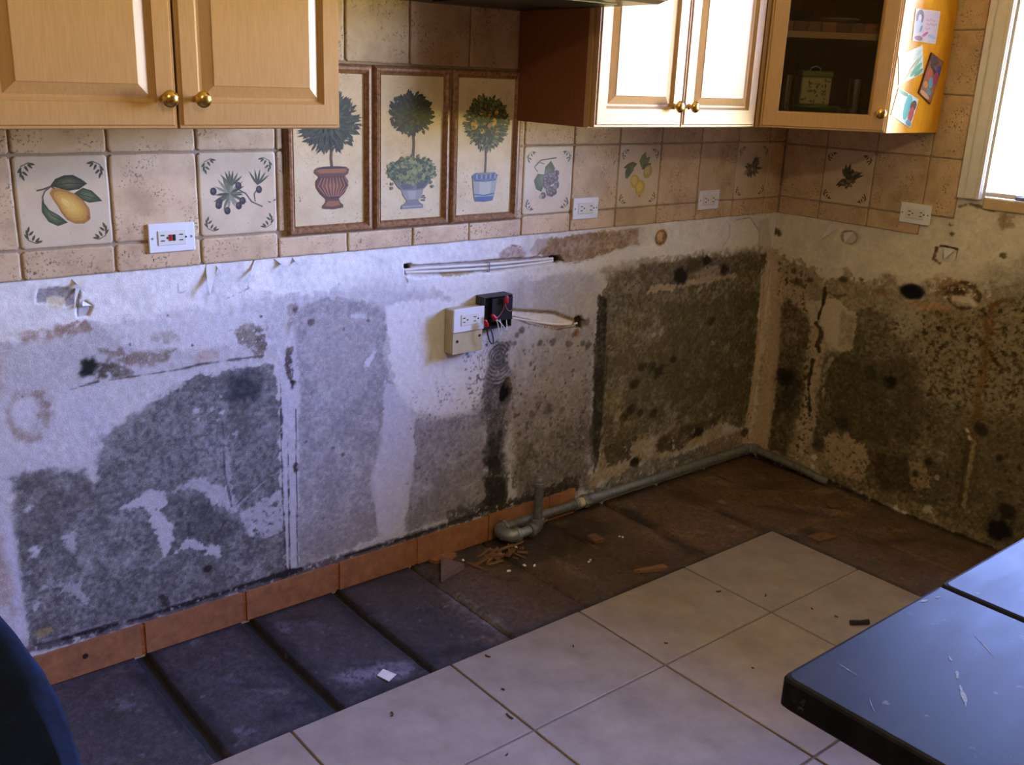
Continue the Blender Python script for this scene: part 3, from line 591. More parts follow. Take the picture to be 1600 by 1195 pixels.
def m_plain(name, hexa, rough=0.5, metal=0.0, var=0.08, scale=40, bmp=0.0, spec=0.5):
    m, n, l, b = nodes_of(name); c = lin(hexa)
    f = noise_node(n, l, scale)
    o = ramp(n, l, f, [(0.3, tuple(x*(1-var) for x in c[:3])+(1,)), (0.7, tuple(min(1, x*(1+var)) for x in c[:3])+(1,))])
    l.new(o, b.inputs['Base Color']); b.inputs['Roughness'].default_value = rough; b.inputs['Metallic'].default_value = metal
    b.inputs['Specular IOR Level'].default_value = spec
    if bmp: bump(n, l, b, f, bmp)
    return m
def m_stain(name, rough=0.85, bstr=0.35, lo=0.78, hi=1.18, spec=0.25):
    m, n, l, b = nodes_of(name)
    a = n.new('ShaderNodeAttribute'); a.attribute_name = 'Col'
    f1 = noise_node(n, l, 260, 3, 0.7); f2 = noise_node(n, l, 700, 2, 0.6)
    f3 = noise_node(n, l, 75, 4, 0.7); g3 = ramp(n, l, f3, [(0.3, grey(0.80)), (0.7, grey(1.14))])
    g1 = ramp(n, l, f1, [(0.32, grey(lo)), (0.68, grey(hi))]); g2 = ramp(n, l, f2, [(0.3, grey(0.85)), (0.7, grey(1.1))])
    c = mixc(n, l, 1.0, a.outputs['Color'], g1, 'MULTIPLY'); c = mixc(n, l, 1.0, c, g3, 'MULTIPLY'); c = mixc(n, l, 1.0, c, g2, 'MULTIPLY')
    bw_ = n.new('ShaderNodeRGBToBW'); l.new(a.outputs['Color'], bw_.inputs[0])
    k_ = ramp(n, l, bw_.outputs[0], [(0.15, grey(1.0)), (0.6, grey(0.35))])          # clean paint shows less grain than mould
    c = mixc(n, l, k_, a.outputs['Color'], c)
    l.new(c, b.inputs['Base Color']); b.inputs['Roughness'].default_value = rough; b.inputs['Specular IOR Level'].default_value = spec
    bump(n, l, b, f1, bstr, 0.0015); return m
def m_attr(name, rough=0.5):
    m, n, l, b = nodes_of(name)
    a = n.new('ShaderNodeAttribute'); a.attribute_name = 'Col'
    f = noise_node(n, l, 500, 3, 0.7); g = ramp(n, l, f, [(0.3, grey(0.82)), (0.7, grey(1.12))])
    l.new(mixc(n, l, 1.0, a.outputs['Color'], g, 'MULTIPLY'), b.inputs['Base Color']); b.inputs['Roughness'].default_value = rough
    return m
def m_stone(name, dark, mid, light, pit, pitlo=0.30, rough=0.6, tint=0.10):
    m, n, l, b = nodes_of(name)
    f = noise_node(n, l, 9, 6, 0.65); c = ramp(n, l, f, [(0.3, lin(dark)), (0.5, lin(mid)), (0.72, lin(light))])
    f2 = noise_node(n, l, 170, 3, 0.65); pm = ramp(n, l, f2, [(pitlo, grey(1)), (pitlo+0.06, grey(0))])
    f3 = noise_node(n, l, 14, 2, 0.5); pm3 = ramp(n, l, f3, [(0.42, grey(0)), (0.62, grey(1))])
    pm = mixc(n, l, 1.0, pm, pm3, 'MULTIPLY')
    c = mixc(n, l, pm, c, lin(pit))
    oi = n.new('ShaderNodeObjectInfo'); g = ramp(n, l, oi.outputs['Random'], [(0, (1-tint, 1-tint, 1-tint, 1)), (1, (1+tint*0.4, 1+tint*0.3, 1+tint*0.3, 1))])
    c = mixc(n, l, 1.0, c, g, 'MULTIPLY')
    l.new(c, b.inputs['Base Color']); b.inputs['Roughness'].default_value = rough
    bump(n, l, b, f2, 0.25, 0.001); return m
def m_wood(name, dark, light, rough=0.4, stretch=(14, 14, 1.2), scale=14, spec=0.5):
    m, n, l, b = nodes_of(name)
    f = noise_node(n, l, scale, 5, 0.65, stretch); f2 = noise_node(n, l, 160, 3, 0.7, (stretch[0]/8, stretch[1]/8, stretch[2]/8))
    c = ramp(n, l, f, [(0.3, lin(dark)), (0.7, lin(light))]); g = ramp(n, l, f2, [(0.3, grey(0.9)), (0.7, grey(1.05))])
    l.new(mixc(n, l, 1.0, c, g, 'MULTIPLY'), b.inputs['Base Color']); b.inputs['Roughness'].default_value = rough
    b.inputs['Specular IOR Level'].default_value = spec
    bump(n, l, b, f2, 0.08, 0.001); return m
m_stain('drywall', 0.85, 0.5, 0.70, 1.25); m_stain('subfloor', 0.6, 0.7, 0.6, 1.35, 0.35); m_attr('print', 0.55)
m_stone('travertine', 'ab8e6a', 'c6a981', 'd5bb96', '6a523b', 0.37)
m_stone('decor_stone', 'bda582', 'cbb694', 'd4c1a2', '937b5c', 0.28, 0.5, 0.05)
m_stone('mural_stone', 'b59c6f', 'c5ae83', 'cfbb93', '80663f', 0.33, 0.5, 0.03)
m_stone('floor_ceramic', '7c6e61', '8c7e70', '998c7d', '5c4e41', 0.25, 0.38, 0.05)
m_plain('grout', '96836c', 0.9, 0, 0.15, 120, 0.3); m_plain('floor_grout', '6b5a4c', 0.9, 0, 0.2, 120, 0.3)
m_wood('maple', 'ad8551', 'b58e5b', 0.36); m_wood('shaded_veneer', '6d3c18', '7f4a20', 0.4); m_wood('lit_veneer', 'd08a10', 'e8a520', 0.30)  # one cabinet veneer in two tones: shade and window light put into the colour
m_wood('maple_rail', 'ad8551', 'b58e5b', 0.36, (1.2, 14, 14))
m_wood('dark_veneer', '5a2f18', '70401f', 0.5); m_wood('mural_frame', '5f3a1c', 'a57b52', 0.45, (6, 6, 6), 16)
m_wood('splinter', '5f4128', '8d6844', 0.7, (10, 2, 10)); m_wood('board_end', '7a3d1c', 'b06a38', 0.5, (1, 1, 8), 30)
m_plain('brass', 'c9a35a', 0.22, 1.0, 0.05); m_plain('white_plastic', 'dedede', 0.35, 0, 0.02); m_plain('ivory_plastic', 'b9ab84', 0.5, 0, 0.08)
m_plain('insert_plastic', 'd8d4c8', 0.35, 0, 0.02)
m_plain('slot_dark', '161412', 0.6); m_plain('red_plastic', 'b0101a', 0.35); m_plain('black_plastic', '1a1a1c', 0.4)
m_plain('box_metal', '3c3836', 0.55, 0.4, 0.3, 60); m_plain('galvanised', '85888b', 0.5, 0.55, 0.25, 70, 0.2); m_plain('pipe_dirty', '6c6b68', 0.6, 0.4, 0.3, 60, 0.2)
m_plain('seam_dirt', '1a1614', 0.95, 0, 0.3, 60); m_wood('grey_wood', '5d4a47', '77625d', 0.7, (10, 3, 10)); m_plain('wood_chip', '68462a', 0.7, 0, 0.3, 60); m_plain('terracotta', '8e5d38', 0.65, 0, 0.25, 40, 0.3); m_plain('mortar', '6a5547', 0.9, 0, 0.3, 80)
m_plain('trim_paint', 'd6d2c6', 0.5, 0, 0.05, 20); m_plain('raw_sill', 'bfa67e', 0.7, 0, 0.12, 30)
m_plain('room_paint', 'a88a5c', 0.8, 0, 0.03, 10); m_plain('ceiling_paint', 'c9bda6', 0.9, 0, 0.02, 10)
m_plain('hood_enamel', '141414', 0.3, 0.2, 0.1); m_plain('hood_lip_highlight', '4b4f4c', 0.25, 0.7, 0.1); m_plain('filter_metal', '2b2b2b', 0.4, 0.8, 0.2, 200)
m_plain('wire_white', 'd6d1c8', 0.5, 0, 0.06); m_plain('wire_black', '121216', 0.4); m_plain('wire_red', '7d1420', 0.4); m_plain('copper', 'b98a6a', 0.35, 0.9)
m_plain('tin_green', '6f7434', 0.4); m_plain('tin_cream', 'b9aa72', 0.4, 0, 0.1); m_plain('tray_green', '1f6b2a', 0.3); m_plain('china', 'b9a98d', 0.3); m_plain('bowl_dark', '23222a', 0.3)
m_plain('paper', 'cfc6bb', 0.8, 0, 0.05); m_plain('plaster_crumb', 'd8d2c6', 0.9); m_plain('dirt', '3a2e26', 0.9)
m_plain('paper_flap', 'd3cfca', 0.9, 0, 0.06)
def m_counter():
    m, n, l, b = nodes_of('black_laminate')
    f = noise_node(n, l, 7, 6, 0.7, (1, 3, 1)); c = ramp(n, l, f, [(0.35, lin('17171a')), (0.6, lin('222226')), (0.8, lin('34343a'))])
    f2 = noise_node(n, l, 40, 4, 0.7); sm = ramp(n, l, f2, [(0.66, grey(0)), (0.76, grey(0.5))])
    c = mixc(n, l, sm, c, lin('77777c'))
    l.new(c, b.inputs['Base Color'])
    rr = ramp(n, l, f, [(0.3, grey(0.40)), (0.75, grey(0.52))]); l.new(rr, b.inputs['Roughness']); b.inputs['Specular IOR Level'].default_value = 0.035
m_counter()
def m_denim():
    m, n, l, b = nodes_of('denim')
    tc = n.new('ShaderNodeTexCoord'); w = n.new('ShaderNodeTexWave'); w.inputs['Scale'].default_value = 320; w.bands_direction = 'DIAGONAL'
    l.new(tc.outputs['Object'], w.inputs['Vector'])
    f = noise_node(n, l, 26, 5, 0.7); c = ramp(n, l, f, [(0.3, lin('070d1c')), (0.7, lin('0f1d3c'))])
    g = ramp(n, l, w.outputs['Fac'], [(0.2, grey(0.85)), (0.8, grey(1.15))])
    l.new(mixc(n, l, 1.0, c, g, 'MULTIPLY'), b.inputs['Base Color']); b.inputs['Roughness'].default_value = 0.85
    b.inputs['Specular IOR Level'].default_value = 0.1
m_denim()
def m_glass(name, tintv, refl):
    m = bpy.data.materials.new(name); m.use_nodes = True; MATS[name] = m; n = m.node_tree.nodes; l = m.node_tree.links; n.clear()
    o = n.new('ShaderNodeOutputMaterial'); t = n.new('ShaderNodeBsdfTransparent'); g = n.new('ShaderNodeBsdfGlossy'); x = n.new('ShaderNodeMixShader')
    t.inputs[0].default_value = tintv; g.inputs['Roughness'].default_value = 0.03
    fr = n.new('ShaderNodeFresnel'); fr.inputs[0].default_value = refl
    l.new(fr.outputs[0], x.inputs[0]); l.new(t.outputs[0], x.inputs[1]); l.new(g.outputs[0], x.inputs[2]); l.new(x.outputs[0], o.inputs[0])
m_glass('clear_glass', (0.95, 0.97, 0.96, 1), 1.45); m_glass('cabinet_glass', (0.80, 0.80, 0.80, 1), 1.45)
m_glass('tumbler_glass', (0.86, 0.90, 0.88, 1), 2.1)

# ---- meshes
class MB:
    def __init__(s): s.v = []; s.f = []; s.c = []
    def add(s, v, f, c=None):
        o = len(s.v); s.v += [tuple(x) for x in v]; s.f += [tuple(i+o for i in t) for t in f]
        if c is not None: s.c += [c]*len(f)
    def box(s, x0, x1, y0, y1, z0, z1, bev=0.0):
        x0, x1 = min(x0, x1), max(x0, x1); y0, y1 = min(y0, y1), max(y0, y1); z0, z1 = min(z0, z1), max(z0, z1)
        b = min(bev, (x1-x0)/3, (y1-y0)/3, (z1-z0)/3)
        if b <= 0:
            s.add([(x, y, z) for x in (x0, x1) for y in (y0, y1) for z in (z0, z1)],
                  [(0, 1, 3, 2), (4, 6, 7, 5), (0, 4, 5, 1), (2, 3, 7, 6), (0, 2, 6, 4), (1, 5, 7, 3)]); return
        V = []; idx = {}
        for ix, (xa, sx) in enumerate(((x0, 1), (x1, -1))):
            for iy, (ya, sy) in enumerate(((y0, 1), (y1, -1))):
                for iz, (za, sz) in enumerate(((z0, 1), (z1, -1))):
                    idx[ix, iy, iz, 0] = len(V); V.append((xa, ya+b*sy, za+b*sz))
                    idx[ix, iy, iz, 1] = len(V); V.append((xa+b*sx, ya, za+b*sz))
                    idx[ix, iy, iz, 2] = len(V); V.append((xa+b*sx, ya+b*sy, za))
        F = []
        for i in (0, 1):
            q = [idx[i, 0, 0, 0], idx[i, 0, 1, 0], idx[i, 1, 1, 0], idx[i, 1, 0, 0]]; F.append(q if i == 0 else q[::-1])
            q = [idx[0, i, 0, 1], idx[1, i, 0, 1], idx[1, i, 1, 1], idx[0, i, 1, 1]]; F.append(q if i == 0 else q[::-1])
            q = [idx[0, 0, i, 2], idx[0, 1, i, 2], idx[1, 1, i, 2], idx[1, 0, i, 2]]; F.append(q if i == 0 else q[::-1])
        for i in (0, 1):
            for j in (0, 1):
                F.append([idx[i, j, 0, 0], idx[i, j, 0, 1], idx[i, j, 1, 1], idx[i, j, 1, 0]])
                F.append([idx[i, 0, j, 0], idx[i, 0, j, 2], idx[i, 1, j, 2], idx[i, 1, j, 0]])
                F.append([idx[0, i, j, 1], idx[0, i, j, 2], idx[1, i, j, 2], idx[1, i, j, 1]])
                for k in (0, 1): F.append([idx[i, j, k, 0], idx[i, j, k, 1], idx[i, j, k, 2]])
        s.add(V, F)
    def tube(s, pts, r, n=10, cap=True):
        P = [Vector(p) for p in pts]; rs = r if isinstance(r, (list, tuple)) else [r]*len(P)
        V = []; prev = None
        for i, p in enumerate(P):
            d = (P[min(i+1, len(P)-1)]-P[max(i-1, 0)]).normalized()
            if prev is None: a = d.orthogonal().normalized()
            else: a = (prev-d*prev.dot(d)).normalized()
            prev = a; b = d.cross(a)
            V += [p+(a*math.cos(2*math.pi*k/n)+b*math.sin(2*math.pi*k/n))*rs[i] for k in range(n)]
        F = [(i*n+k, i*n+(k+1) % n, (i+1)*n+(k+1) % n, (i+1)*n+k) for i in range(len(P)-1) for k in range(n)]
        if cap: F += [tuple(range(n))[::-1], tuple((len(P)-1)*n+k for k in range(n))]
        s.add(V, F)
    def lathe(s, prof, n=24, c=(0, 0, 0), axis='z', mat=None):
        V = []
        for r, h in prof:
            for k in range(n):
                a = 2*math.pi*k/n; x, y = r*math.cos(a), r*math.sin(a)
                V.append((c[0]+x, c[1]+y, c[2]+h) if axis == 'z' else ((c[0]+x, c[1]+h, c[2]+y) if axis == 'y' else (c[0]+h, c[1]+x, c[2]+y)))
        F = [(i*n+k, i*n+(k+1) % n, (i+1)*n+(k+1) % n, (i+1)*n+k) for i in range(len(prof)-1) for k in range(n)]
        F += [tuple(range(n))[::-1], tuple((len(prof)-1)*n+k for k in range(n))]
        if mat is not None: V = [mat @ Vector(v) for v in V]
        s.add(V, F)
    def prism(s, pts, f0, f1):
        """pts 2D outline; f0/f1 map (a,b)->3D for both caps"""
        n = len(pts); V = [f0(a, b) for a, b in pts]+[f1(a, b) for a, b in pts]
        s.add(V, [tuple(range(n))[::-1], tuple(range(n, 2*n))]+[(i, (i+1) % n, n+(i+1) % n, n+i) for i in range(n)])
    def build(s, name, mat, parent=None, smooth=False, fixn=True):
        me = bpy.data.meshes.new(name); me.from_pydata(s.v, [], s.f); me.update()
        if s.c:
            at = me.color_attributes.new('Col', 'FLOAT_COLOR', 'CORNER')
            arr = np.ones((len(me.loops), 4), np.float32); i = 0
            for f, c in zip(s.f, s.c): arr[i:i+len(f), :3] = c; i += len(f)
            at.data.foreach_set('color', arr.ravel())
        elif fixn:
            import bmesh
            bm = bmesh.new(); bm.from_mesh(me); bmesh.ops.recalc_face_normals(bm, faces=bm.faces); bm.to_mesh(me); bm.free()
        o = bpy.data.objects.new(name, me); COL.objects.link(o)
        me.materials.append(MATS[mat]); o.parent = parent
        if smooth: smooth_by_angle(me)
        return o
def smooth_by_angle(me, ang=0.6):
    me.shade_smooth()
    try: me.set_sharp_from_angle(angle=ang)
    except Exception: pass
def thing(name, label, cat, loc=(0, 0, 0), group=None):
    o = bpy.data.objects.new(name, None); COL.objects.link(o); o.location = loc; o.empty_display_size = 0.05
    return tag(o, label, cat, group)
def tag(o, label, cat, group=None):
    o['label'] = label; o['category'] = cat
    if group: o['group'] = group
    return o
def struct(o, label=None):
    o['kind'] = 'structure'
    if label: o['label'] = label
    return o
def origin_to_base(o):
    """move a mesh's origin to the middle of its foot"""
    me = o.data; co = np.empty(len(me.vertices)*3); me.vertices.foreach_get('co', co); co = co.reshape(-1, 3)
    c = np.array([(co[:, 0].min()+co[:, 0].max())/2, (co[:, 1].min()+co[:, 1].max())/2, co[:, 2].min()])
    co -= c; me.vertices.foreach_set('co', co.ravel()); me.update(); o.location = Vector(o.location)+Vector(c); return o
def wallpt(wall, u, v, w):
    """u metres along the wall, v height, w out of the wall"""
    return (u, -w, v) if wall == 'back' else (-w, -u, v)
def grid_mesh(name, xs, ys, pos, keep=None, col=None):
    nx, ny = len(xs), len(ys); me = bpy.data.meshes.new(name)
    I, J = np.meshgrid(np.arange(nx-1), np.arange(ny-1), indexing='ij')
    q = np.stack([I*ny+J, (I+1)*ny+J, (I+1)*ny+J+1, I*ny+J+1], -1).reshape(-1, 4)
    if keep is not None: q = q[keep.ravel()]
    me.vertices.add(nx*ny); me.vertices.foreach_set('co', pos.reshape(-1).astype(np.float32))
    me.loops.add(q.size); me.loops.foreach_set('vertex_index', q.ravel().astype(np.int32))
    me.polygons.add(len(q)); me.polygons.foreach_set('loop_start', np.arange(0, q.size, 4, dtype=np.int32))
    me.update(calc_edges=True); me.validate()
    if col is not None:
        at = me.color_attributes.new('Col', 'FLOAT_COLOR', 'POINT')
        arr = np.ones((nx*ny, 4), np.float32); arr[:, :3] = s2l(col).reshape(-1, 3); at.data.foreach_set('color', arr.ravel())
    me.shade_smooth()
    return me
def link(name, me, mat, parent=None):
    o = bpy.data.objects.new(name, me); COL.objects.link(o); me.materials.append(MATS[mat]); o.parent = parent; return o

# ------------------------------------------------------------------ the room shell
X0, Y0, ZC = -4.6, -4.8, 2.45
STEP = 0.0033
ug = np.concatenate([np.linspace(X0, -3.44, 60), np.arange(-3.43, -0.001, STEP), [0.0]]); vg = np.concatenate([[-0.02], np.arange(0.0, 1.03, STEP), [1.035, ZC]])
colr, dep, n1, n2 = paint(ug*1000, vg*1000, 'dcd9d5', BACK_STAINS)
U, V = np.meshgrid(ug, vg, indexing='ij')
U[-1, :] = 0.03
pos = np.stack([U, dep/1000-0.0006*n2*(V < 1.03), V], -1)
wall_back = struct(link('wall_back', grid_mesh('wall_back', ug, vg, pos, None, colr), 'drywall'), 'mould-stained white drywall with torn paper below the tiles')

ur = np.concatenate([np.arange(0.0, 1.75, STEP), [1.76, 1.80, 1.85, 1.90, -WY0, 2.05, 2.2, 2.4, 2.6, 3.0, 3.6, 4.2, -Y0]]); vr = np.concatenate([[-0.02], np.arange(0.0, WZ0-0.002, STEP), [WZ0, WZ1, ZC]])
ur[np.argmin(np.abs(ur+WY1))] = -WY1
colr, dep, n1, n2 = paint(ur*1000, vr*1000, 'd6ccb6', RIGHT_STAINS_SHADE)
U, V = np.meshgrid(ur, vr, indexing='ij')
U[0, :] = -0.03
pos = np.stack([dep/1000-0.0006*n2, -U, V], -1)
uc = (ur[1:]+ur[:-1])/2; vc = (vr[1:]+vr[:-1])/2
hole = (uc[:, None] > -WY1) & (uc[:, None] < -WY0) & (vc[None, :] > WZ0) & (vc[None, :] < WZ1)
wall_right = struct(link('wall_right', grid_mesh('wall_right', ur, vr, pos, ~hole, colr), 'drywall'), 'black-mould-covered wall under the window')
def slab(name, mat, *b):
    m = MB(); m.box(*b); return struct(m.build(name, mat))
slab('wall_left', 'room_paint', X0-0.1, X0, Y0-0.1, 0.0, -0.02, ZC)
slab('wall_rear', 'room_paint', X0, 0.0, Y0-0.1, Y0, -0.02, ZC)
slab('ceiling', 'ceiling_paint', X0-0.1, 0.0, Y0-0.1, 0.0, ZC, ZC+0.1)
floor = slab('floor', 'seam_dirt', X0, 0.0, Y0, 0.0, -0.10, -0.012)
# screed edge behind the plaster foot
# ---- floor tiles
XK, PP, YA, YB, XE = -1.4792, 0.4627, -0.5327, -0.8689, -0.5557
m = MB(); m.box(X0, XE-0.002, Y0, YA-0.002, -0.0119, 0.0065); bed = m.build('grout_bed', 'floor_grout', floor)
xs = [XE]+[XK+PP*i for i in (1, 0, -1, -2, -3, -4, -5, -6)]+[X0]
ys = [YA, YB]+[YB-PP*i for i in range(1, 9)]+[Y0]
shared = {}
for i in range(len(xs)-1):
    for j in range(len(ys)-1):
        a, b, c, d = xs[i+1]+0.003, xs[i]-0.003, ys[j+1]+0.003, ys[j]-0.003
        if i == 0: b = xs[0]
        if j == 0: d = ys[0]
        key = (round(b-a, 4), round(d-c, 4))
        if key not in shared:
            m = MB(); m.box(0, b-a, 0, d-c, -0.0035, 0.0035, 0.0018); o = m.build('floor_tile', 'floor_ceramic', floor); shared[key] = o.data
        else: o = bpy.data.objects.new('floor_tile', shared[key]); COL.objects.link(o); o.parent = floor
        o.location = (a, c, 0.0068)
# ---- old slabs under the removed units
SX = [-3.14, -2.855, -2.568, -2.272, -1.990, -1.716, -1.43, -1.145, -0.867, -0.57, -0.285, 0.0]
GAPW = {-2.568: 0.026, -2.272: 0.024, -1.990: 0.012, -1.716: 0.006, -0.867: 0.010, -0.57: 0.007, -2.855: 0.02}
def old_slab(xa, xb, ya, yb, ga, gb):
    nx = max(6, int((xb-xa)/0.0065)); ny = max(6, int((yb-ya)/0.0065))
    gx = np.linspace(xa, xb, nx); gy = np.linspace(ya, yb, ny)
    c, _, n1_, n2_ = paint(gx*1000, gy*1000, '403a3c', FLOOR_STAINS)
    A, B = np.meshgrid(gx, gy, indexing='ij')
    t = (A-xa)/(xb-xa); wob = 0.004*fbm(A*0, B*1000, 60, 77)
    px = A+(1-t)*(ga/2+wob*(ga > 0.008))-t*(gb/2-wob*(gb > 0.008))
    ed = np.minimum(A-xa, xb-A)
    z = 0.0006*n1_+0.0004*n2_-0.0035*np.exp(-ed/0.004)*(max(ga, gb) > 0.005)
    z[0, :] = -0.011; z[-1, :] = -0.011; z[:, 0] = -0.011
    return link('floor_slab', grid_mesh('floor_slab', gx, gy, np.stack([px, B, z], -1), None, c), 'subfloor', floor)
for i in range(len(SX)-1):
    old_slab(SX[i], SX[i+1], -0.545 if SX[i] < -0.58 else -0.57, -0.0005, GAPW.get(SX[i], 0.004), GAPW.get(SX[i+1], 0.004) if i < len(SX)-2 else 0.001)
for yb in (-0.57, -1.14, -1.71):
    old_slab(-0.565, -0.285, yb-0.567, yb-0.003, 0.0, 0.004); old_slab(-0.285, 0.0, yb-0.567, yb-0.003, 0.004, 0.001)

# ------------------------------------------------------------------ wall tiles with printed decoration
rng = random.Random(5)
def tile_outline(w, h, r, jit):
    pts = []
    def edge(ax, ay, bx_, by, n):
        for i in range(n):
            t = i/n; x = ax+(bx_-ax)*t; y = ay+(by-ay)*t
            j = (rng.random()-0.35)*jit
            nx, ny = (by-ay), -(bx_-ax); L = math.hypot(nx, ny)
            pts.append((x-nx/L*j, y-ny/L*j))
    def corner(cx, cy, a0):
        for k in (0.2, 0.8):
            a = a0+k*math.pi/2; pts.append((cx+r*math.cos(a), cy+r*math.sin(a)))
    n = max(2, int(w/0.025)); k = max(2, int(h/0.025))
    edge(r, 0, w-r, 0, n); corner(w-r, r, -math.pi/2); edge(w, r, w, h-r, k); corner(w-r, h-r, 0)
    edge(w-r, h, r, h, n); corner(r, h-r, math.pi/2); edge(0, h-r, 0, r, k); corner(r, r, math.pi)
    return pts
def wall_tile(wall, u0, u1, v0, v1, mat='travertine', gap=0.0045, r=0.008, jit=0.002, T=0.008, name='wall_tile'):
    w, h = u1-u0-gap, v1-v0-gap
    r = min(r, w/3, h/3)
    P = tile_outline(w, h, r, jit); n = len(P); cx, cy = w/2, h/2; m = MB(); V_ = []
    for ins, wz in ((0, 0.0005), (0, T-0.003), (0.0015, T-0.0008), (0.0045, T)):
        for a, b in P:
            ka = (w/2-ins)/(w/2); kb = (h/2-ins)/(h/2)
            V_.append(wallpt(wall, u0+gap/2+cx+(a-cx)*ka, v0+gap/2+cy+(b-cy)*kb, wz))
    F = [(i*n+k, i*n+(k+1) % n, (i+1)*n+(k+1) % n, (i+1)*n+k) for i in range(3) for k in range(n)]+[tuple(range(3*n, 4*n))]
    m.add(V_, F)
    return m.build(name, mat, wall_back if wall == 'back' else wall_right)
class Art:
    """flat print laid over a tile; positions in the tile's own frame 0..1"""
    def __init__(s, wall, u0, u1, v0, v1, w, box):
        s.m = MB(); s.k = 0; s.fr = (wall, u0, u1, v0, v1, w); s.box = box
    def P(s, pts, col):
        wall, u0, u1, v0, v1, w = s.fr; x0, x1, y0, y1 = s.box; s.k += 1
        V_ = [wallpt(wall, u0+(u1-u0)*(x-x0)/(x1-x0), v1-(v1-v0)*(y-y0)/(y1-y0), w+0.0002+s.k*2e-6) for x, y in pts]
        c = s2l(hexrgb(col)) if isinstance(col, str) else s2l(col)
        n = len(V_); ctr = tuple(sum(p[i] for p in V_)/n for i in range(3))
        if n <= 4: s.m.add(V_, [tuple(range(n))], tuple(c))
        else: s.m.add([ctr]+V_, [(0, i+1, (i+1) % n+1) for i in range(n)], tuple(c))
    def E(s, x, y, rx, ry, col, rot=0, n=14):
        cr, sr = math.cos(rot), math.sin(rot)
        s.P([(x+rx*math.cos(2*math.pi*i/n)*cr-ry*math.sin(2*math.pi*i/n)*sr, y+rx*math.cos(2*math.pi*i/n)*sr+ry*math.sin(2*math.pi*i/n)*cr) for i in range(n)], col)
    def leaf(s, x, y, L, W, ang, col):
        c, d = math.cos(ang), math.sin(ang)
        s.P([(x+a*L*c-b*W*d, y+a*L*d+b*W*c) for a, b in ((0, 0), (0.3, 0.5), (0.65, 0.42), (1, 0), (0.65, -0.42), (0.3, -0.5))], col)
    def S(s, pts, wd, col):
        for (ax, ay), (bx_, by) in zip(pts[:-1], pts[1:]):
            L = math.hypot(bx_-ax, by-ay)+1e-6; nx, ny = -(by-ay)/L*wd/2, (bx_-ax)/L*wd/2
            s.P([(ax+nx, ay+ny), (bx_+nx, by+ny), (bx_-nx, by-ny), (ax-nx, ay-ny)], col)
    def sprigs(s, sc=1.0, col='4b4a2e'):
        x0, x1, y0, y1 = s.box; W = x1-x0; H = y1-y0
        for cx, cy, dx, dy in ((x0+0.06*W, y0+0.07*H, 1, 1), (x1-0.06*W, y0+0.07*H, -1, 1), (x0+0.06*W, y1-0.06*H, 1, -1), (x1-0.06*W, y1-0.06*H, -1, -1)):
            s.S([(cx+0.02*W*dx, cy+0.13*H*dy), (cx+0.02*W*dx, cy+0.04*H*dy), (cx+0.1*W*dx, cy), (cx+0.14*W*dx, cy+0.01*H*dy)], 0.008*W, col)
            for lx, ly, a in ((0.02, 0.12, 70), (0.02, 0.08, 100), (0.03, 0.05, 130), (0.06, 0.03, 60), (0.09, 0.01, 45), (0.10, 0.01, 10), (0.03, 0.09, 40)):
                ang = math.radians(a); vx, vy = math.cos(ang)*dx, math.sin(ang)*dy
                s.leaf(cx+lx*W*dx, cy+ly*H*dy, 0.075*W*sc, 0.026*W*sc, math.atan2(vy, vx), col)
    def bush(s, cx, cy, rx, ry, n, L, W, cols, seed, spiky=1.0):
        g = random.Random(seed)
        s.E(cx, cy, rx*0.86, ry*0.86, cols[0], 0, 26)
        pts = []
        for i in range(n):
            q = math.sqrt(g.random()); a = g.random()*2*math.pi; pts.append((q, a))
        pts.sort(key=lambda t: -t[0])
        for q, a in pts:
            x, y = cx+rx*q*0.93*math.cos(a), cy+ry*q*0.93*math.sin(a)
            ang = (math.atan2(ry*math.sin(a), rx*math.cos(a))+(g.random()-0.5)*1.1) if g.random() < spiky else g.random()*6.28
            s.leaf(x, y, L*(0.7+0.6*g.random()), W*(0.7+0.6*g.random()), ang, g.choice(cols))
    def done(s, parent): return s.m.build('print', 'print', parent, fixn=False)
R1, R2, R3 = 1.017, 1.0855, 1.2905
R4 = 1.4955
# grout beds
def bed_(wall, u0, u1, v0, v1, w=0.0035):
    a = wallpt(wall, u0, v0, 0.0002); b = wallpt(wall, u1, v1, w); m = MB(); m.box(a[0], b[0], a[1], b[1], a[2], b[2])
    return m.build('grout_bed', 'grout', wall_back if wall == 'back' else wall_right)
bed_('back', -3.37, -0.004, 1.019, 1.74); bed_('right', 0.004, 0.594, 1.019, 1.9); bed_('right', 0.594, 0.711, 1.089, 1.9)
DEC = {}
cl = [-3.369, -3.163, -2.957, -2.751, -2.549, -2.343, -2.136]
for i in range(6):
    a, b = cl[i], cl[i+1]
    wall_tile('back', a, b, R1, R2)
    dec = i in (3, 5)
    DEC['L%d' % i] = wall_tile('back', a, b, R2, R3, 'decor_stone' if dec else 'travertine', jit=0.0012 if dec else 0.002)
    wall_tile('back', a, b, R3, R4)
for a, b, c, d in ((-2.136, -2.115, R2, R3), (-2.136, -2.115, R3, R4)): wall_tile('back', a, b, c, d, r=0.003)
cm = [-2.136, -1.933, -1.722, -1.521, -1.320]
for i in range(4): wall_tile('back', cm[i], cm[i+1], R1, 1.0715, r=0.004, gap=0.003)
ct = [-2.138, -1.935, -1.737, -1.534, -1.335]
for i in range(4): wall_tile('back', ct[i], ct[i+1], 1.508, 1.71)
for c, d in ((1.0715, R3), (R3, R4)): wall_tile('back', -1.343, -1.320, c, d, r=0.003, gap=0.003)
cr_ = [-1.320, -1.115, -0.910, -0.708, -0.500, -0.295, -0.103, -0.009]
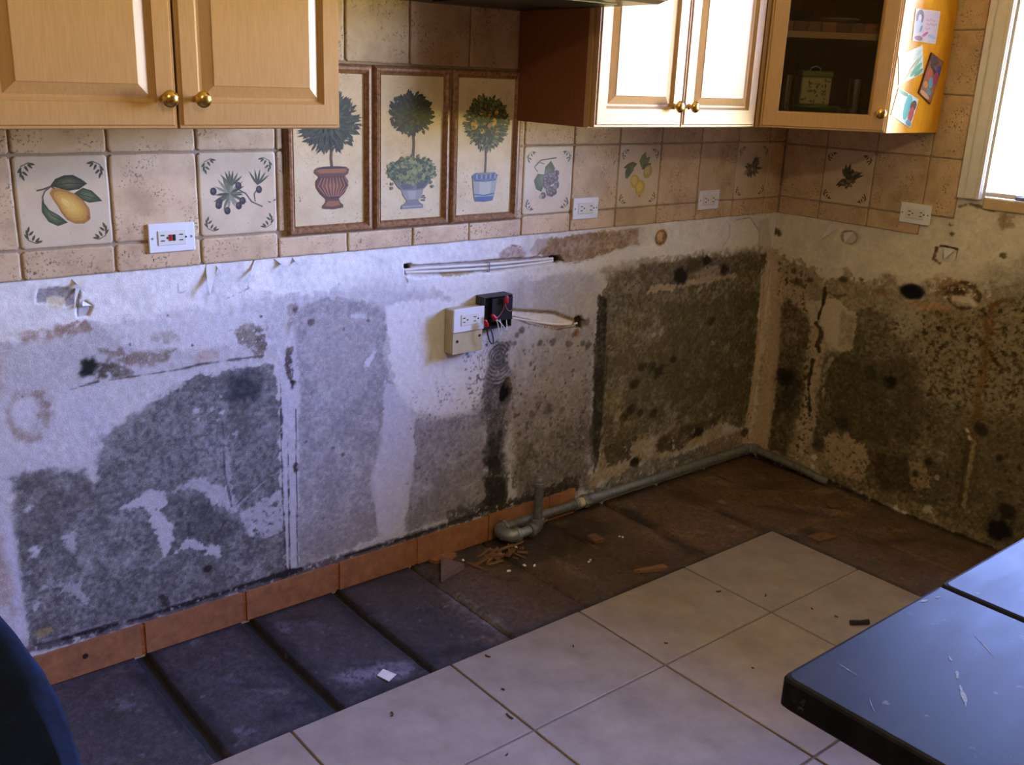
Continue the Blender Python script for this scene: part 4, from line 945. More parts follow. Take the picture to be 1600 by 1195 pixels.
for i in range(7):
    a, b = cr_[i], cr_[i+1]
    wall_tile('back', a, b, R1, R2-0.005, gap=0.0035); dec = i in (0, 2, 5)
    DEC['R%d' % i] = wall_tile('back', a, b, R2-0.005, R3, 'decor_stone' if dec else 'travertine', gap=0.0035, jit=0.0012)
    wall_tile('back', a, b, R3, R4, gap=0.0035)
cw = [0.009, 0.188, 0.392, 0.594, 0.712]
for i in range(4):
    a, b = cw[i], cw[i+1]
    if i < 3: wall_tile('right', a, b, R1, 1.084, gap=0.0035)
    DEC['W%d' % i] = wall_tile('right', a, b, 1.084 if i < 3 else 1.090, 1.284, 'decor_stone' if i == 1 else 'travertine', gap=0.0035, jit=0.0012)
    wall_tile('right', a, b, 1.284, 1.488, gap=0.0035)
    if i == 3:
        wall_tile('right', a, b, 1.488, 1.690, gap=0.0035); wall_tile('right', a, b, 1.690, 1.895, gap=0.0035)
# pear
def shade(A, pts, cols):
    """nested outlines from edge colour to centre colour, as painted"""
    cx = sum(p[0] for p in pts)/len(pts); cy = sum(p[1] for p in pts)/len(pts)
    for i, c in enumerate(cols):
        k = 1-i/len(cols)*0.85; A.P([(cx+(x-cx)*k, cy+(y-cy)*k) for x, y in pts], c)
A = Art('back', -2.749, -2.551, R2+0.002, R3-0.002, 0.008, (75, 605, 150, 650))
A.sprigs()
A.S([(190, 335), (230, 328), (272, 314), (300, 335)], 9, '5b4a2d'); A.S([(272, 315), (235, 340), (220, 370), (222, 400)], 8, '5f5a40')
shade(A, [(215, 385), (250, 440), (300, 472), (348, 515), (290, 532), (240, 505), (208, 450)], ['3e4a2c', '4e5a36', '66703f'])
A.S([(218, 400), (260, 470), (340, 515)], 5, '2f3a22')
shade(A, [(395, 358), (450, 328), (500, 345), (540, 385), (557, 406), (480, 412), (435, 392)], ['3c4526', '4c5430', '5c623a']); A.S([(400, 358), (470, 375), (550, 402)], 5, '2c3a2c')
shade(A, [(262, 350), (275, 330), (300, 325), (345, 333), (400, 358), (450, 400), (478, 445), (481, 480), (470, 510), (440, 527), (390, 524), (345, 500), (318, 462), (302, 425), (280, 390)], ['a4702c', 'b98a38', 'c8983e', 'd0a346', 'd6ad52'])
A.E(470, 495, 10, 12, '8a5f28'); A.E(345, 405, 14, 30, 'dcb865', -0.7)
shade(A, [(268, 312), (300, 275), (350, 257), (400, 256), (445, 280), (478, 306), (430, 335), (370, 342), (310, 325)], ['33361f', '454728', '575834']); A.S([(272, 312), (370, 300), (470, 306)], 5, '2a2c1a')
A.done(DEC['L3'])
# olives
A = Art('back', -2.341, -2.139, R2+0.002, R3-0.002, 0.008, (1080, 1500, 140, 585))
A.sprigs()
g = random.Random(3)
for ang in range(0, 360, 22): A.leaf(1240, 360, 95*(0.7+0.5*g.random()), 15, math.radians(ang+g.random()*14), g.choice(['58583c', '6c6c4c', '45452f', '84826a']))
for ang in (230, 250, 265, 280, 300, 320): A.leaf(1250, 320, 85, 13, math.radians(ang), g.choice(['4d4e36', '5d5e42']))
A.S([(1290, 340), (1330, 365), (1360, 410), (1420, 440)], 7, '5d5a4c'); A.S([(1380, 410), (1375, 370), (1400, 330)], 6, '5d5a4c')
for ang in (240, 262, 282, 305, 322): A.leaf(1395, 320, 90, 11, math.radians(ang), '4a4a34')
for x, y in ((1155, 345), (1290, 320), (1403, 345), (1310, 402), (1288, 428), (1225, 452), (1183, 405), (1180, 420)):
    A.E(x, y, 17, 21, '352c2c'); A.E(x-3, y-5, 8, 9, '544a48')
for lx, ly, an in ((1470, 420, 200), (1480, 412, 330)): A.leaf(lx, ly, 22, 9, math.radians(an), '6a6a5a')
A.done(DEC['L5'])
# grapes
A = Art('back', -1.318, -1.117, R2-0.003, R3-0.002, 0.008, (125, 395, 815, 1165))
A.sprigs()
A.S([(185, 915), (215, 885), (260, 880), (300, 875)], 7, '6a5a38'); A.S([(200, 945), (180, 920), (200, 895), (235, 905)], 5, '6a6a40')
shade(A, [(180, 990), (200, 955), (235, 960), (240, 920), (270, 890), (295, 930), (280, 975), (240, 1000), (225, 1050), (195, 1035)], ['555a2e', '676c3c', '767a48'])
for i in range(30):
    t = i/30; x = 262+(g.random()-0.5)*85*(1-0.3*t)+25*(1-t); y = 955+t*120; A.E(x, y, 15, 16, g.choice(['68584f', '74655a', '5c4c45', '827466'])); A.E(x-3, y-4, 6, 6, '968874')
A.E(220, 1075, 10, 12, 'a09a70'); A.done(DEC['R0'])
# lemons
A = Art('back', -0.908, -0.710, R2-0.003, R3-0.002, 0.008, (645, 865, 805, 1135))
A.sprigs()
for x, y, L, an in ((760, 920, 80, 285), (760, 925, 75, 310), (740, 905, 75, 165), (720, 910, 80, 120), (700, 920, 65, 100), (765, 935, 60, 330)): A.leaf(x, y, L, 34, math.radians(an), g.choice(['5e6636', '6b7240', '505a30']))
for x, y, rx, ry, c, c2, rt_ in ((800, 950, 24, 36, 'a8904a', 'bfa75c', 0.2), (735, 1000, 25, 38, 'bfa23e', 'd3ba58', -0.2), (765, 1035, 26, 42, 'c2a136', 'd8bd50', 0.1)):
    A.E(x, y, rx, ry, c, rt_); A.E(x-4, y-6, rx*0.6, ry*0.6, c2, rt_)
A.E(765, 1078, 8, 8, 'a68a34'); A.done(DEC['R2'])
# dark flowers
def posy(A, cx, cy, s, leafc, petc, seed):
    g = random.Random(seed)
    for i in range(16): A.leaf(cx, cy, s*(0.9+0.7*g.random()), s*0.36, g.random()*6.28, g.choice(leafc))
    for i in range(5):
        x = cx+(g.random()-0.5)*s*1.3; y = cy+(g.random()-0.5)*s*1.3
        for k in range(6): A.leaf(x, y, s*0.5, s*0.3, k*1.05+g.random(), g.choice(petc))
        A.E(x, y, s*0.1, s*0.1, petc[0])
A = Art('back', -0.293, -0.105, R2-0.003, R3-0.002, 0.008, (1290, 1480, 795, 1080)); A.sprigs(1.1, '5a4d36')
posy(A, 1382, 925, 46, ['4d4430', '5b5040', '6d6250'], ['5a4338', '7a6258', '93826c', '4d3a34'], 4); A.done(DEC['R5'])
A = Art('right', 0.190, 0.390, 1.086, 1.282, 0.008, (490, 750, 795, 1120)); A.sprigs(1.1, '4d4129')
posy(A, 618, 965, 62, ['3d3a24', '4c472e', '5d563c'], ['3b2f20', '5c4c34', '7d6b48'], 9); A.done(DEC['W1'])

# ---- framed topiary murals
GREENS = ['1f210f', '282a14', '33371b', '3d4221', '18190b']
GREEN2 = ['3f441f', '585d2c', '70743b', '30351a', '80834a']
def mural(u0, u1, v0, v1, box, draw):
    body = wall_tile('back', u0, u1, v0, v1, 'mural_stone', gap=0.002, r=0.003, jit=0.0004, T=0.010, name='mural_panel')
    fwid = 0.024
    def rail(pts, hor):
        m = MB(); (ua, va), (ub, vb) = pts; prof = ((0, 0.009), (0.1, 0.015), (0.3, 0.019), (0.55, 0.020), (0.75, 0.016), (0.82, 0.014), (0.9, 0.0155), (1, 0.0105))
        V_ = []
        for q, w in prof:
            d = q*fwid
            if hor == 'b': V_ += [wallpt('back', ua+d, va+d, w), wallpt('back', ub-d, va+d, w)]
            if hor == 't': V_ += [wallpt('back', ua+d, va-d, w), wallpt('back', ub-d, va-d, w)]
            if hor == 'l': V_ += [wallpt('back', ua+d, va+d, w), wallpt('back', ua+d, vb-d, w)]
            if hor == 'r': V_ += [wallpt('back', ua-d, va+d, w), wallpt('back', ua-d, vb-d, w)]
        n = len(prof)
        m.add(V_, [(2*i, 2*i+1, 2*i+3, 2*i+2) for i in range(n-1)]+[(0, 2*n-2, 2*n-1, 1)]); m.build('frame_rail', 'mural_frame', body)
    e = 0.001
    rail(((u0+e, v0+e), (u1-e, v0+e)), 'b'); rail(((u0+e, v1-e), (u1-e, v1-e)), 't')
    rail(((u0+e, v0+e), (u0+e, v1-e)), 'l'); rail(((u1-e, v0+e), (u1-e, v1-e)), 'r')
    A = Art('back', u0+fwid, u1-fwid, v0+fwid, v1-fwid, 0.0102, box); draw(A); A.done(body)
def draw1(A):
    A.S([(305, 560), (300, 640), (306, 715)], 17, '4b2f18'); A.S([(305, 600), (285, 560)], 8, '4b2f18'); A.S([(305, 600), (325, 560)], 8, '4b2f18')
    A.bush(297, 400, 165, 182, 420, 52, 15, GREENS, 1)
    A.P([(195, 735), (200, 715), (225, 700), (390, 700), (412, 718), (405, 748), (385, 765), (225, 765)], '5c3115'); A.E(305, 706, 85, 12, '33190b')
    A.P([(208, 725), (230, 712), (385, 712), (400, 730), (380, 742), (230, 742)], '8a5226')
    body = [(225, 765), (385, 765), (405, 800), (402, 840), (380, 885), (345, 920), (265, 920), (228, 880), (206, 835), (205, 795)]
    shade(A, body, ['4a2410', '6b3a1a', '7d4721', '93562a'])
    for i in range(9):
        t = (i-4)/4; A.S([(305+t*70, 772), (305+t*95, 830), (305+t*40, 915)], 6, '3c1d0c' if i % 2 else '4d2812'); A.S([(312+t*70, 772), (312+t*95, 830), (309+t*40, 905)], 4, 'a5683a')
    A.P([(265, 918), (345, 918), (352, 945), (372, 965), (372, 985), (310, 994), (245, 985), (243, 965), (262, 945)], '5c3115'); A.P([(275, 935), (340, 935), (355, 965), (300, 975), (255, 965)], '8a5428')
def draw2(A):
    A.S([(825, 460), (830, 540), (826, 650)], 17, '4e3a20')
    A.bush(815, 340, 132, 138, 460, 34, 19, GREENS, 2, 0.4)
    A.P([(700, 790), (945, 790), (940, 810), (905, 850), (890, 862), (760, 862), (735, 845)], '68635a'); A.P([(720, 795), (790, 795), (830, 850), (765, 855)], '504c48'); A.P([(850, 795), (935, 795), (895, 850), (850, 855)], '484542')
    A.P([(755, 862), (895, 862), (890, 890), (868, 930), (785, 930), (762, 895)], '857f76'); A.P([(790, 868), (850, 868), (840, 925), (800, 925)], '979186')
    A.P([(790, 930), (862, 930), (870, 950), (893, 965), (896, 992), (750, 992), (753, 968), (780, 950)], '736e68'); A.P([(760, 970), (885, 970), (885, 982), (760, 982)], '8a867f')
    A.bush(820, 722, 152, 92, 420, 30, 20, GREEN2, 3, 0.3)
    for x, y in ((692, 800), (690, 830), (945, 800), (955, 830), (680, 740), (975, 750)): A.leaf(x, y, 26, 18, 1.6, '55633c')
    for x, y in ((885, 915), (898, 905), (890, 935), (905, 920), (900, 938)): A.E(x, y, 6, 7, '4a4a4a', 0, 6)
def draw3(A):
    A.S([(1285, 560), (1290, 650), (1287, 755)], 13, '4a3620'); A.S([(1288, 620), (1310, 570)], 6, '4a3620')
    A.bush(1290, 400, 128, 178, 520, 36, 15, ['28270f', '343417', '454622', '5c5e2e', '6f6e36'], 5)
    g = random.Random(8)
    for i in range(15):
        q = g.random()**0.5; a = g.random()*6.28; A.E(1290+95*q*math.cos(a), 400+140*q*math.sin(a), 12, 17, g.choice(['b08a2e', 'c29c3c', 'a3722c']), g.random(), 10)
    for i in range(90):
        q = g.random()**0.5; a = g.random()*6.28; A.leaf(1290+115*q*math.cos(a), 400+160*q*math.sin(a), 26, 10, g.random()*6.28, g.choice(['2b321f', '3a432a']))
    A.P([(1208, 780), (1366, 780), (1352, 905), (1340, 940), (1230, 940), (1220, 905)], '929084'); A.P([(1250, 800), (1330, 800), (1322, 900), (1255, 900)], 'a8a494')
    A.P([(1203, 762), (1225, 742), (1350, 742), (1370, 762), (1358, 795), (1215, 795)], '565f74')
    for i in range(10): A.P([(1215+i*15, 752), (1223+i*15, 752), (1224+i*14.5, 785), (1216+i*14.5, 785)], '8d9096' if i % 2 else '434e66')
    A.S([(1215, 795), (1285, 802), (1358, 795)], 7, '434e66'); A.S([(1220, 890), (1285, 900), (1350, 890)], 8, '3b4c6c')
    A.P([(1225, 908), (1345, 908), (1340, 940), (1285, 946), (1230, 940)], '44547a'); A.E(1287, 748, 55, 8, '77725f')
mural(-2.114, -1.857, 1.072, 1.506, (75, 510, 70, 1100), draw1)
mural(-1.855, -1.601, 1.072, 1.506, (620, 1020, 85, 1065), draw2)
mural(-1.599, -1.344, 1.072, 1.506, (1105, 1465, 105, 1030), draw3)

# ---- torn paper flaps hanging from the drywall under the tiles
def flap(wall, base, tip, lift, parent):
    (ax, ay), (bx_, by) = base; n = 6; V_ = []; 
    for i in range(n+1):
        t = i/n
        for e_ in (0, 1):
            px = (ax, bx_)[e_]*(1-t)+tip[0]*t; py = (ay, by)[e_]*(1-t)+tip[1]*t
            if i == n: px += (0.002, -0.002)[e_]
            V_.append(wallpt(wall, px, py, 0.0008+lift*t**1.6))
    m = MB(); m.add(V_, [(2*i, 2*i+1, 2*i+3, 2*i+2) for i in range(n)])
    o = m.build('paper_flap', 'paper_flap', parent); md = o.modifiers.new('thick', 'SOLIDIFY'); md.thickness = 0.0006; return o
flap('back', ((-2.33, 1.018), (-2.295, 1.018)), (-2.337, 0.942), 0.03, wall_back)
flap('back', ((-2.307, 1.017), (-2.29, 1.017)), (-2.295, 0.99), 0.02, wall_back)
flap('back', ((-2.201, 1.018), (-2.179, 1.017)), (-2.227, 0.97), 0.018, wall_back)
flap('back', ((-2.648, 1.012), (-2.617, 1.013)), (-2.631, 0.986), 0.03, wall_back)
flap('back', ((-2.147, 1.016), (-2.104, 1.016)), (-2.123, 0.994), 0.02, wall_back)
flap('back', ((-2.096, 1.015), (-2.07, 1.015)), (-2.086, 0.999), 0.014, wall_back)
flap('back', ((-2.642, 0.99), (-2.631, 0.991)), (-2.654, 0.95), 0.02, wall_back)
flap('back', ((-2.628, 0.959), (-2.61, 0.945)), (-2.637, 0.951), 0.02, wall_back)
flap('right', ((0.244, 1.006), (0.286, 1.005)), (0.213, 0.938), 0.018, wall_right)
flap('right', ((0.303, 0.981), (0.344, 0.992)), (0.32, 0.945), 0.014, wall_right)
flap('right', ((0.691, 0.99), (0.732, 0.987)), (0.707, 0.952), 0.014, wall_right)


# ------------------------------------------------------------------ base tiles along the foot of the back wall
m = MB(); m.box(-3.15, -1.018, -0.006, -0.0012, 0.0005, 0.086); baseboard = struct(m.build('baseboard_back', 'mortar'), 'terracotta tile skirting along the mouldy back wall')
bx = [-3.14, -2.845, -2.558, -2.275, -1.979, -1.696, -1.41, -1.14, -1.014]
for i in range(len(bx)-1):
    ga = 0.006 if i < 5 else 0.002
    m = MB(); a, b = bx[i]+ga, bx[i+1]-ga; n = 14; P = [(a, 0.002), (b, 0.002)]+[(b+(a-b)*k/n, 0.090+0.002*rng.random()+0.004*(i > 5)) for k in range(n+1)]
    m.prism(P, lambda x, z: (x, -0.0045, z), lambda x, z: (x, -0.013, z)); m.build('base_tile', 'terracotta', baseboard)
m = MB(); m.lathe([(0.0075, 0), (0.0075, 0.0006)], 12, (-2.705, -0.0134, 0.052), 'y'); m.build('bolt_hole', 'slot_dark', baseboard)
for i in (2, 3, 4, 5):
    m = MB(); m.box(bx[i]-0.0055, bx[i]+0.0055, -0.0065, -0.0105, 0.003, 0.088, 0.001); m.build('base_joint', 'board_end', baseboard)

# ------------------------------------------------------------------ window
win = struct(thing('window_1', 'bright white window above the mouldy right wall', 'window', (0, (WY0+WY1)/2, WZ0)))
del win['category']
def wpart(name, mat, *b, bev=0.0, par=None):
    m = MB(); m.box(*b, bev); o = m.build(name, mat, win); o.location = -win.location; return o
wpart('casing', 'trim_paint', -0.018, -0.001, WY1+0.006, WY1+0.082, WZ0-0.006, WZ1+0.08, bev=0.003)
wpart('casing', 'trim_paint', -0.026, -0.0185, WY1+0.060, WY1+0.082, WZ0-0.006, WZ1+0.08, bev=0.003)
wpart('casing', 'trim_paint', -0.024, -0.0185, WY1+0.008, WY1+0.022, WZ0-0.006, WZ1+0.08, bev=0.002)
wpart('casing', 'trim_paint', -0.018, -0.001, WY0-0.082, WY0-0.006, WZ0-0.006, WZ1+0.08, bev=0.003)
wpart('casing', 'trim_paint', -0.018, -0.001, WY0-0.006, WY1+0.006, WZ1+0.006, WZ1+0.08, bev=0.003)
wpart('window_jamb', 'trim_paint', 0.001, 0.13, WY1-0.001, WY1+0.02, WZ0-0.02, WZ1+0.02)
wpart('window_jamb', 'trim_paint', 0.001, 0.13, WY0-0.02, WY0+0.001, WZ0-0.02, WZ1+0.02)
wpart('window_jamb', 'trim_paint', 0.001, 0.13, WY0, WY1, WZ1-0.001, WZ1+0.02)
wpart('window_sill', 'raw_sill', -0.010, 0.13, WY0+0.002, WY1-0.002, WZ0-0.034, WZ0+0.004, bev=0.003)
for a, b in ((WY0+0.002, WY0+0.03), (-1.40, -1.37)): wpart('sash', 'trim_paint', 0.004, 0.024, a, b, WZ0+0.006, WZ1-0.002, bev=0.003)
for a, b in ((WZ0+0.006, WZ0+0.022), (WZ1-0.03, WZ1-0.002)): wpart('sash', 'trim_paint', 0.006, 0.022, WY0+0.03, WY1-0.001, a, b, bev=0.003)
wpart('pane', 'clear_glass', 0.012, 0.015, WY0+0.028, -1.40, WZ0+0.02, WZ1-0.028); wpart('pane', 'clear_glass', 0.012, 0.015, -1.37, WY1-0.001, WZ0+0.02, WZ1-0.028)
wpart('latch', 'galvanised', -0.008, 0.0035, -0.96, -0.90, WZ0+0.0055, WZ0+0.018, bev=0.003)

# ------------------------------------------------------------------ things
def part(m, name, mat, root, smooth=False, sub=None):
    """mesh built in world coordinates, hung under root (or under the part sub)"""
    o = m.build(name, mat, sub or root, smooth); 
    if sub is None: o.location = -Vector(root.location)
    return o
def single(m, name, mat, label, cat, group=None, smooth=False):
    o = m.build(name, mat, None, smooth); origin_to_base(o); return tag(o, label, cat, group)

# ---- wall cabinets
def rings_door(w, h, prof, cap=True):
    """door in its own frame: x 0..w, z 0..h, front towards -y; prof = (inset x, inset z, out)"""
    V_ = []
    for ix, iz, o in prof: V_ += [(ix, -o, iz), (w-ix, -o, iz), (w-ix, -o, h-iz), (ix, -o, h-iz)]
    n = len(prof); F = [(4*i+k, 4*i+(k+1) % 4, 4*i+4+(k+1) % 4, 4*i+4+k) for i in range(n-1) for k in range(4)]
    if cap: F += [(0, 1, 2, 3), tuple(4*(n-1)+k for k in range(4))]
    else: F += [(4*(n-1)+k, 4*(n-1)+(k+1) % 4, (k+1) % 4, k) for k in range(4)]
    m = MB(); m.add(V_, F); return m
RAISED = [(0, 0, 0), (0, 0, 0.014), (0.0015, 0.0015, 0.0165), (0.006, 0.006, 0.0165), (0.008, 0.008, 0.020), (0.040, 0.050, 0.020), (0.042, 0.052, 0.0165), (0.047, 0.057, 0.0115), (0.052, 0.062, 0.0115), (0.073, 0.083, 0.0185), (0.075, 0.085, 0.020)]
KNOB = [(0.0055, 0.0), (0.0085, 0.001), (0.006, 0.004), (0.005, 0.012), (0.008, 0.016), (0.0135, 0.0185), (0.0165, 0.0225), (0.0165, 0.0265), (0.014, 0.030), (0.009, 0.0325), (0.003, 0.0335)]
def knob(parent, x, z, out):
    m = MB(); m.lathe([(r, -h-out) for r, h in KNOB], 20, (x, 0, z), 'y'); return m.build('knob', 'brass', parent, True)
CB, CT = 1.365, 2.13
def cabinet(x0, x1, label, doors, knobs, end_mat):
    root = thing('wall_cabinet', label, 'cabinet', ((x0+x1)/2, -0.16, CB))
    m = MB(); m.box(x0, x0+0.016, -0.302, -0.012, CB, CT); part(m, 'side_panel', end_mat, root)
    m = MB(); m.box(x1-0.016, x1, -0.302, -0.012, CB, CT); part(m, 'side_panel', end_mat, root)
    m = MB(); m.box(x0+0.016, x1-0.016, -0.302, -0.012, CB+0.012, CB+0.028); part(m, 'bottom_panel', 'maple_rail', root)
    m = MB(); m.box(x0+0.016, x1-0.016, -0.302, -0.012, CT-0.016, CT); part(m, 'top_panel', 'maple_rail', root)
    m = MB()
    for a, b, c, d in ((x0, x0+0.04, CB, CT), (x1-0.04, x1, CB, CT), (x0+0.04, x1-0.04, CB, CB+0.035), (x0+0.04, x1-0.04, CT-0.035, CT)): m.box(a, b, -0.3195, -0.3025, c, d)
    part(m, 'face_frame', 'maple', root)
    for (a, b), kx in zip(doors, knobs):
        d = rings_door(b-a, CT-CB-0.006, RAISED).build('door', 'maple', root)
        d.location = Vector((a, -0.321, CB+0.002))-Vector(root.location)
        knob(d, kx-a, 1.4255-CB-0.002, 0.020)
    return root
cabinet(-2.885, -2.140, 'maple wall cabinet with two raised-panel doors at upper left above the pear tile', ((-2.881, -2.5125), (-2.508, -2.143)), (-2.5355, -2.468), 'shaded_veneer')
cabinet(-1.362, -0.645, 'sunlit maple wall cabinet with two doors between the hood and the glass corner cabinet', ((-1.356, -1.0035), (-0.999, -0.652)), (-1.040, -0.974), 'shaded_veneer')
# diagonal corner cabinet
PA, PB = Vector((-0.641, -0.332, 0)), Vector((-0.332, -0.608, 0))
AX = (PB-PA).normalized(); NO = Vector((AX.y, -AX.x, 0)); LEN = (PB-PA).length
def dg(s, d, z): q = PA+AX*s-NO*d; return (q.x, q.y, z)
corner = thing('corner_cabinet', 'diagonal maple corner cabinet with a glass door and orange side panel beside the window', 'cabinet', (-0.25, -0.25, CB))
def dbox(name, mat, s0, s1, d0, d1, z0, z1, root, sub=None):
    m = MB(); V_ = [dg(s, d, z) for s in (s0, s1) for d in (d0, d1) for z in (z0, z1)]
    m.add(V_, [(0, 1, 3, 2), (4, 6, 7, 5), (0, 4, 5, 1), (2, 3, 7, 6), (0, 2, 6, 4), (1, 5, 7, 3)]); return part(m, name, mat, root, sub=sub)
def pent(name, mat, z0, z1, ins=0.0):
    P = [(-0.6245, -0.014), (-0.6245, -0.322), (-0.322, -0.5915), (-0.014, -0.5915), (-0.014, -0.014)]
    m = MB(); m.prism(P, lambda a, b: (a, b, z0), lambda a, b: (a, b, z1)); return part(m, name, mat, corner)
pent('bottom_panel', 'maple_rail', CB+0.002, CB+0.018); pent('top_panel', 'maple_rail', CT-0.016, CT); pent('shelf', 'maple_rail', 1.640, 1.659, 0.02)
m = MB(); m.box(-0.332, -0.014, -0.608, -0.592, CB, CT); part(m, 'side_panel', 'lit_veneer', corner)
m = MB(); m.box(-0.641, -0.625, -0.330, -0.014, CB, CT); part(m, 'side_panel', 'shaded_veneer', corner)
m = MB(); m.box(-0.624, -0.015, -0.0135, -0.0095, CB+0.02, CT-0.02); part(m, 'back_panel', 'dark_veneer', corner)
m = MB(); m.box(-0.0135, -0.0095, -0.590, -0.015, CB+0.02, CT-0.02); part(m, 'back_panel', 'dark_veneer', corner)
for a, b, c, d in ((0.0, 0.034, CB, CT), (LEN-0.034, LEN, CB, CT), (0.034, LEN-0.034, CB+0.0185, CB+0.045), (0.034, LEN-0.034, CT-0.045, CT-0.017)): dbox('face_frame', 'maple', a, b, 0.001, 0.019, c, d, corner)
GLAZED = [(0, 0, 0), (0, 0, 0.014), (0.0015, 0.0015, 0.0165), (0.006, 0.006, 0.0165), (0.008, 0.008, 0.020), (0.050, 0.046, 0.020), (0.053, 0.049, 0.016), (0.056, 0.052, 0.006), (0.056, 0.052, 0.0)]
dw = LEN-0.022
gd = rings_door(dw, CT-CB-0.006, GLAZED, False).build('door', 'maple', corner)
rz = math.atan2(AX.y, AX.x); q = dg(0.011, -0.001, CB+0.002)
gd.location = Vector(q)-Vector(corner.location); gd.rotation_euler = (0, 0, rz)
m = MB(); m.box(0.050, dw-0.050, -0.006, -0.003, 0.047, CT-CB-0.053); m.build('glass_pane', 'cabinet_glass', gd)
knob(gd, dw-0.028, 1.4255-CB-0.002, 0.020)
# contents behind the glass
def at_dg(s, d, z): return Vector(dg(s, d, z))
can = thing('canister', 'square floral tin canister with green lid behind the glass door', 'canister', at_dg(0.200, 0.125, CB+0.0750))
def lbox(name, mat, root, x0, x1, y0, y1, z0, z1, bev=0.0, sub=None):
    m = MB(); m.box(x0, x1, y0, y1, z0, z1, bev); return m.build(name, mat, sub or root)
can.rotation_euler = (0, 0, rz)
lbox('body', 'tin_cream', can, -0.048, 0.048, -0.035, 0.035, 0.0, 0.085, 0.004); lbox('lid', 'tin_green', can, -0.051, 0.051, -0.038, 0.038, 0.0852, 0.104, 0.004)
m = MB(); m.tube([(-0.018, 0, 0.103), (-0.014, 0, 0.114), (0, 0, 0.119), (0.014, 0, 0.114), (0.018, 0, 0.103)], 0.0022, 8); m.build('handle', 'galvanised', can, True)
m = MB(); g = random.Random(12)
for i in range(34):
    x = -0.034+0.068*g.random(); z = 0.012+0.06*g.random(); L = 0.007+0.009*g.random(); a = g.random()*6.28; c = tuple(s2l(hexrgb(g.choice(['4a5a2a', '5d6a34', '7d4a2c', '8a3a24', '3d4a24']))))
    P = [(0, 0), (0.4, 0.3), (1, 0), (0.4, -0.3)]; y = -0.0352-0.00001*i
    m.add([(x+L*(p*math.cos(a)-r_*math.sin(a)), y, z+L*(p*math.sin(a)+r_*math.cos(a))) for p, r_ in P], [(0, 1, 2, 3)], c)
m.build('print', 'print', can, fixn=False)
m = MB(); m.lathe([(0.05, 0), (0.056, 0.004), (0.052, 0.03), (0.085, 0.042), (0.097, 0.050), (0.096, 0.054), (0.09, 0.056), (0.002, 0.056)], 36, tuple(at_dg(0.198, 0.135, CB+0.0185)))
single(m, 'serving_tray', 'tray_green', 'green glazed tray under the floral canister in the glass cabinet', 'tray', None, True)
def tumbler(s, d, h, r, label):
    m = MB(); m.lathe([(0.004, 0.0), (r*0.9, 0.0), (r*0.94, 0.004), (r, h), (r-0.0022, h), (r*0.9-0.002, 0.006), (0.003, 0.006)], 24, tuple(at_dg(s, d, CB+0.0185)))
    return single(m, 'drinking_glass', 'tumbler_glass', label, 'glass', 'tall glasses behind the cabinet door', True)
tumbler(0.100, 0.050, 0.145, 0.026, 'tall clear glass left of the floral canister'); tumbler(0.318, 0.055, 0.140, 0.026, 'tall clear glass right of the floral canister')
m = MB(); m.lathe([(0.03, 0), (0.034, 0.004), (0.030, 0.012), (0.045, 0.03), (0.058, 0.045), (0.054, 0.045), (0.04, 0.03), (0.003, 0.014)], 24, tuple(at_dg(0.345, 0.15, CB+0.0185)))
single(m, 'china_bowl', 'china', 'small tan fluted bowl at the right behind the glass door', 'bowl', None, True)
brd = thing('cutting_board', 'thick end-grain butcher block board lying on the cabinet shelf', 'cutting board', at_dg(0.205, 0.10, 1.6595)); brd.rotation_euler = (0, 0, rz)
for i in range(7):
    for j in range(3):
        lbox('block', ('board_end', 'splinter', 'dark_veneer')[(i*2+j*3+i*j) % 3], brd, -0.155+i*0.0443, -0.155+(i+1)*0.0443-0.0006, -0.06+j*0.04, -0.06+(j+1)*0.04-0.0006, 0, 0.030, 0.001)
m = MB(); m.lathe([(0.025, 0), (0.028, 0.003), (0.045, 0.02), (0.05, 0.032), (0.047, 0.032), (0.03, 0.01), (0.003, 0.006)], 24, tuple(at_dg(0.12, 0.10, 1.6898)))
single(m, 'dark_bowl', 'bowl_dark', 'small dark bowl standing on the butcher block board', 'bowl', None, True)
m = MB(); m.lathe([(0.03, 0), (0.05, 0.004), (0.062, 0.012), (0.060, 0.0135), (0.045, 0.008), (0.003, 0.005)], 24, tuple(at_dg(0.25, 0.10, 1.6898)))
single(m, 'patterned_plate', 'china', 'shallow patterned dish right of the dark bowl on the board', 'dish', None, True)
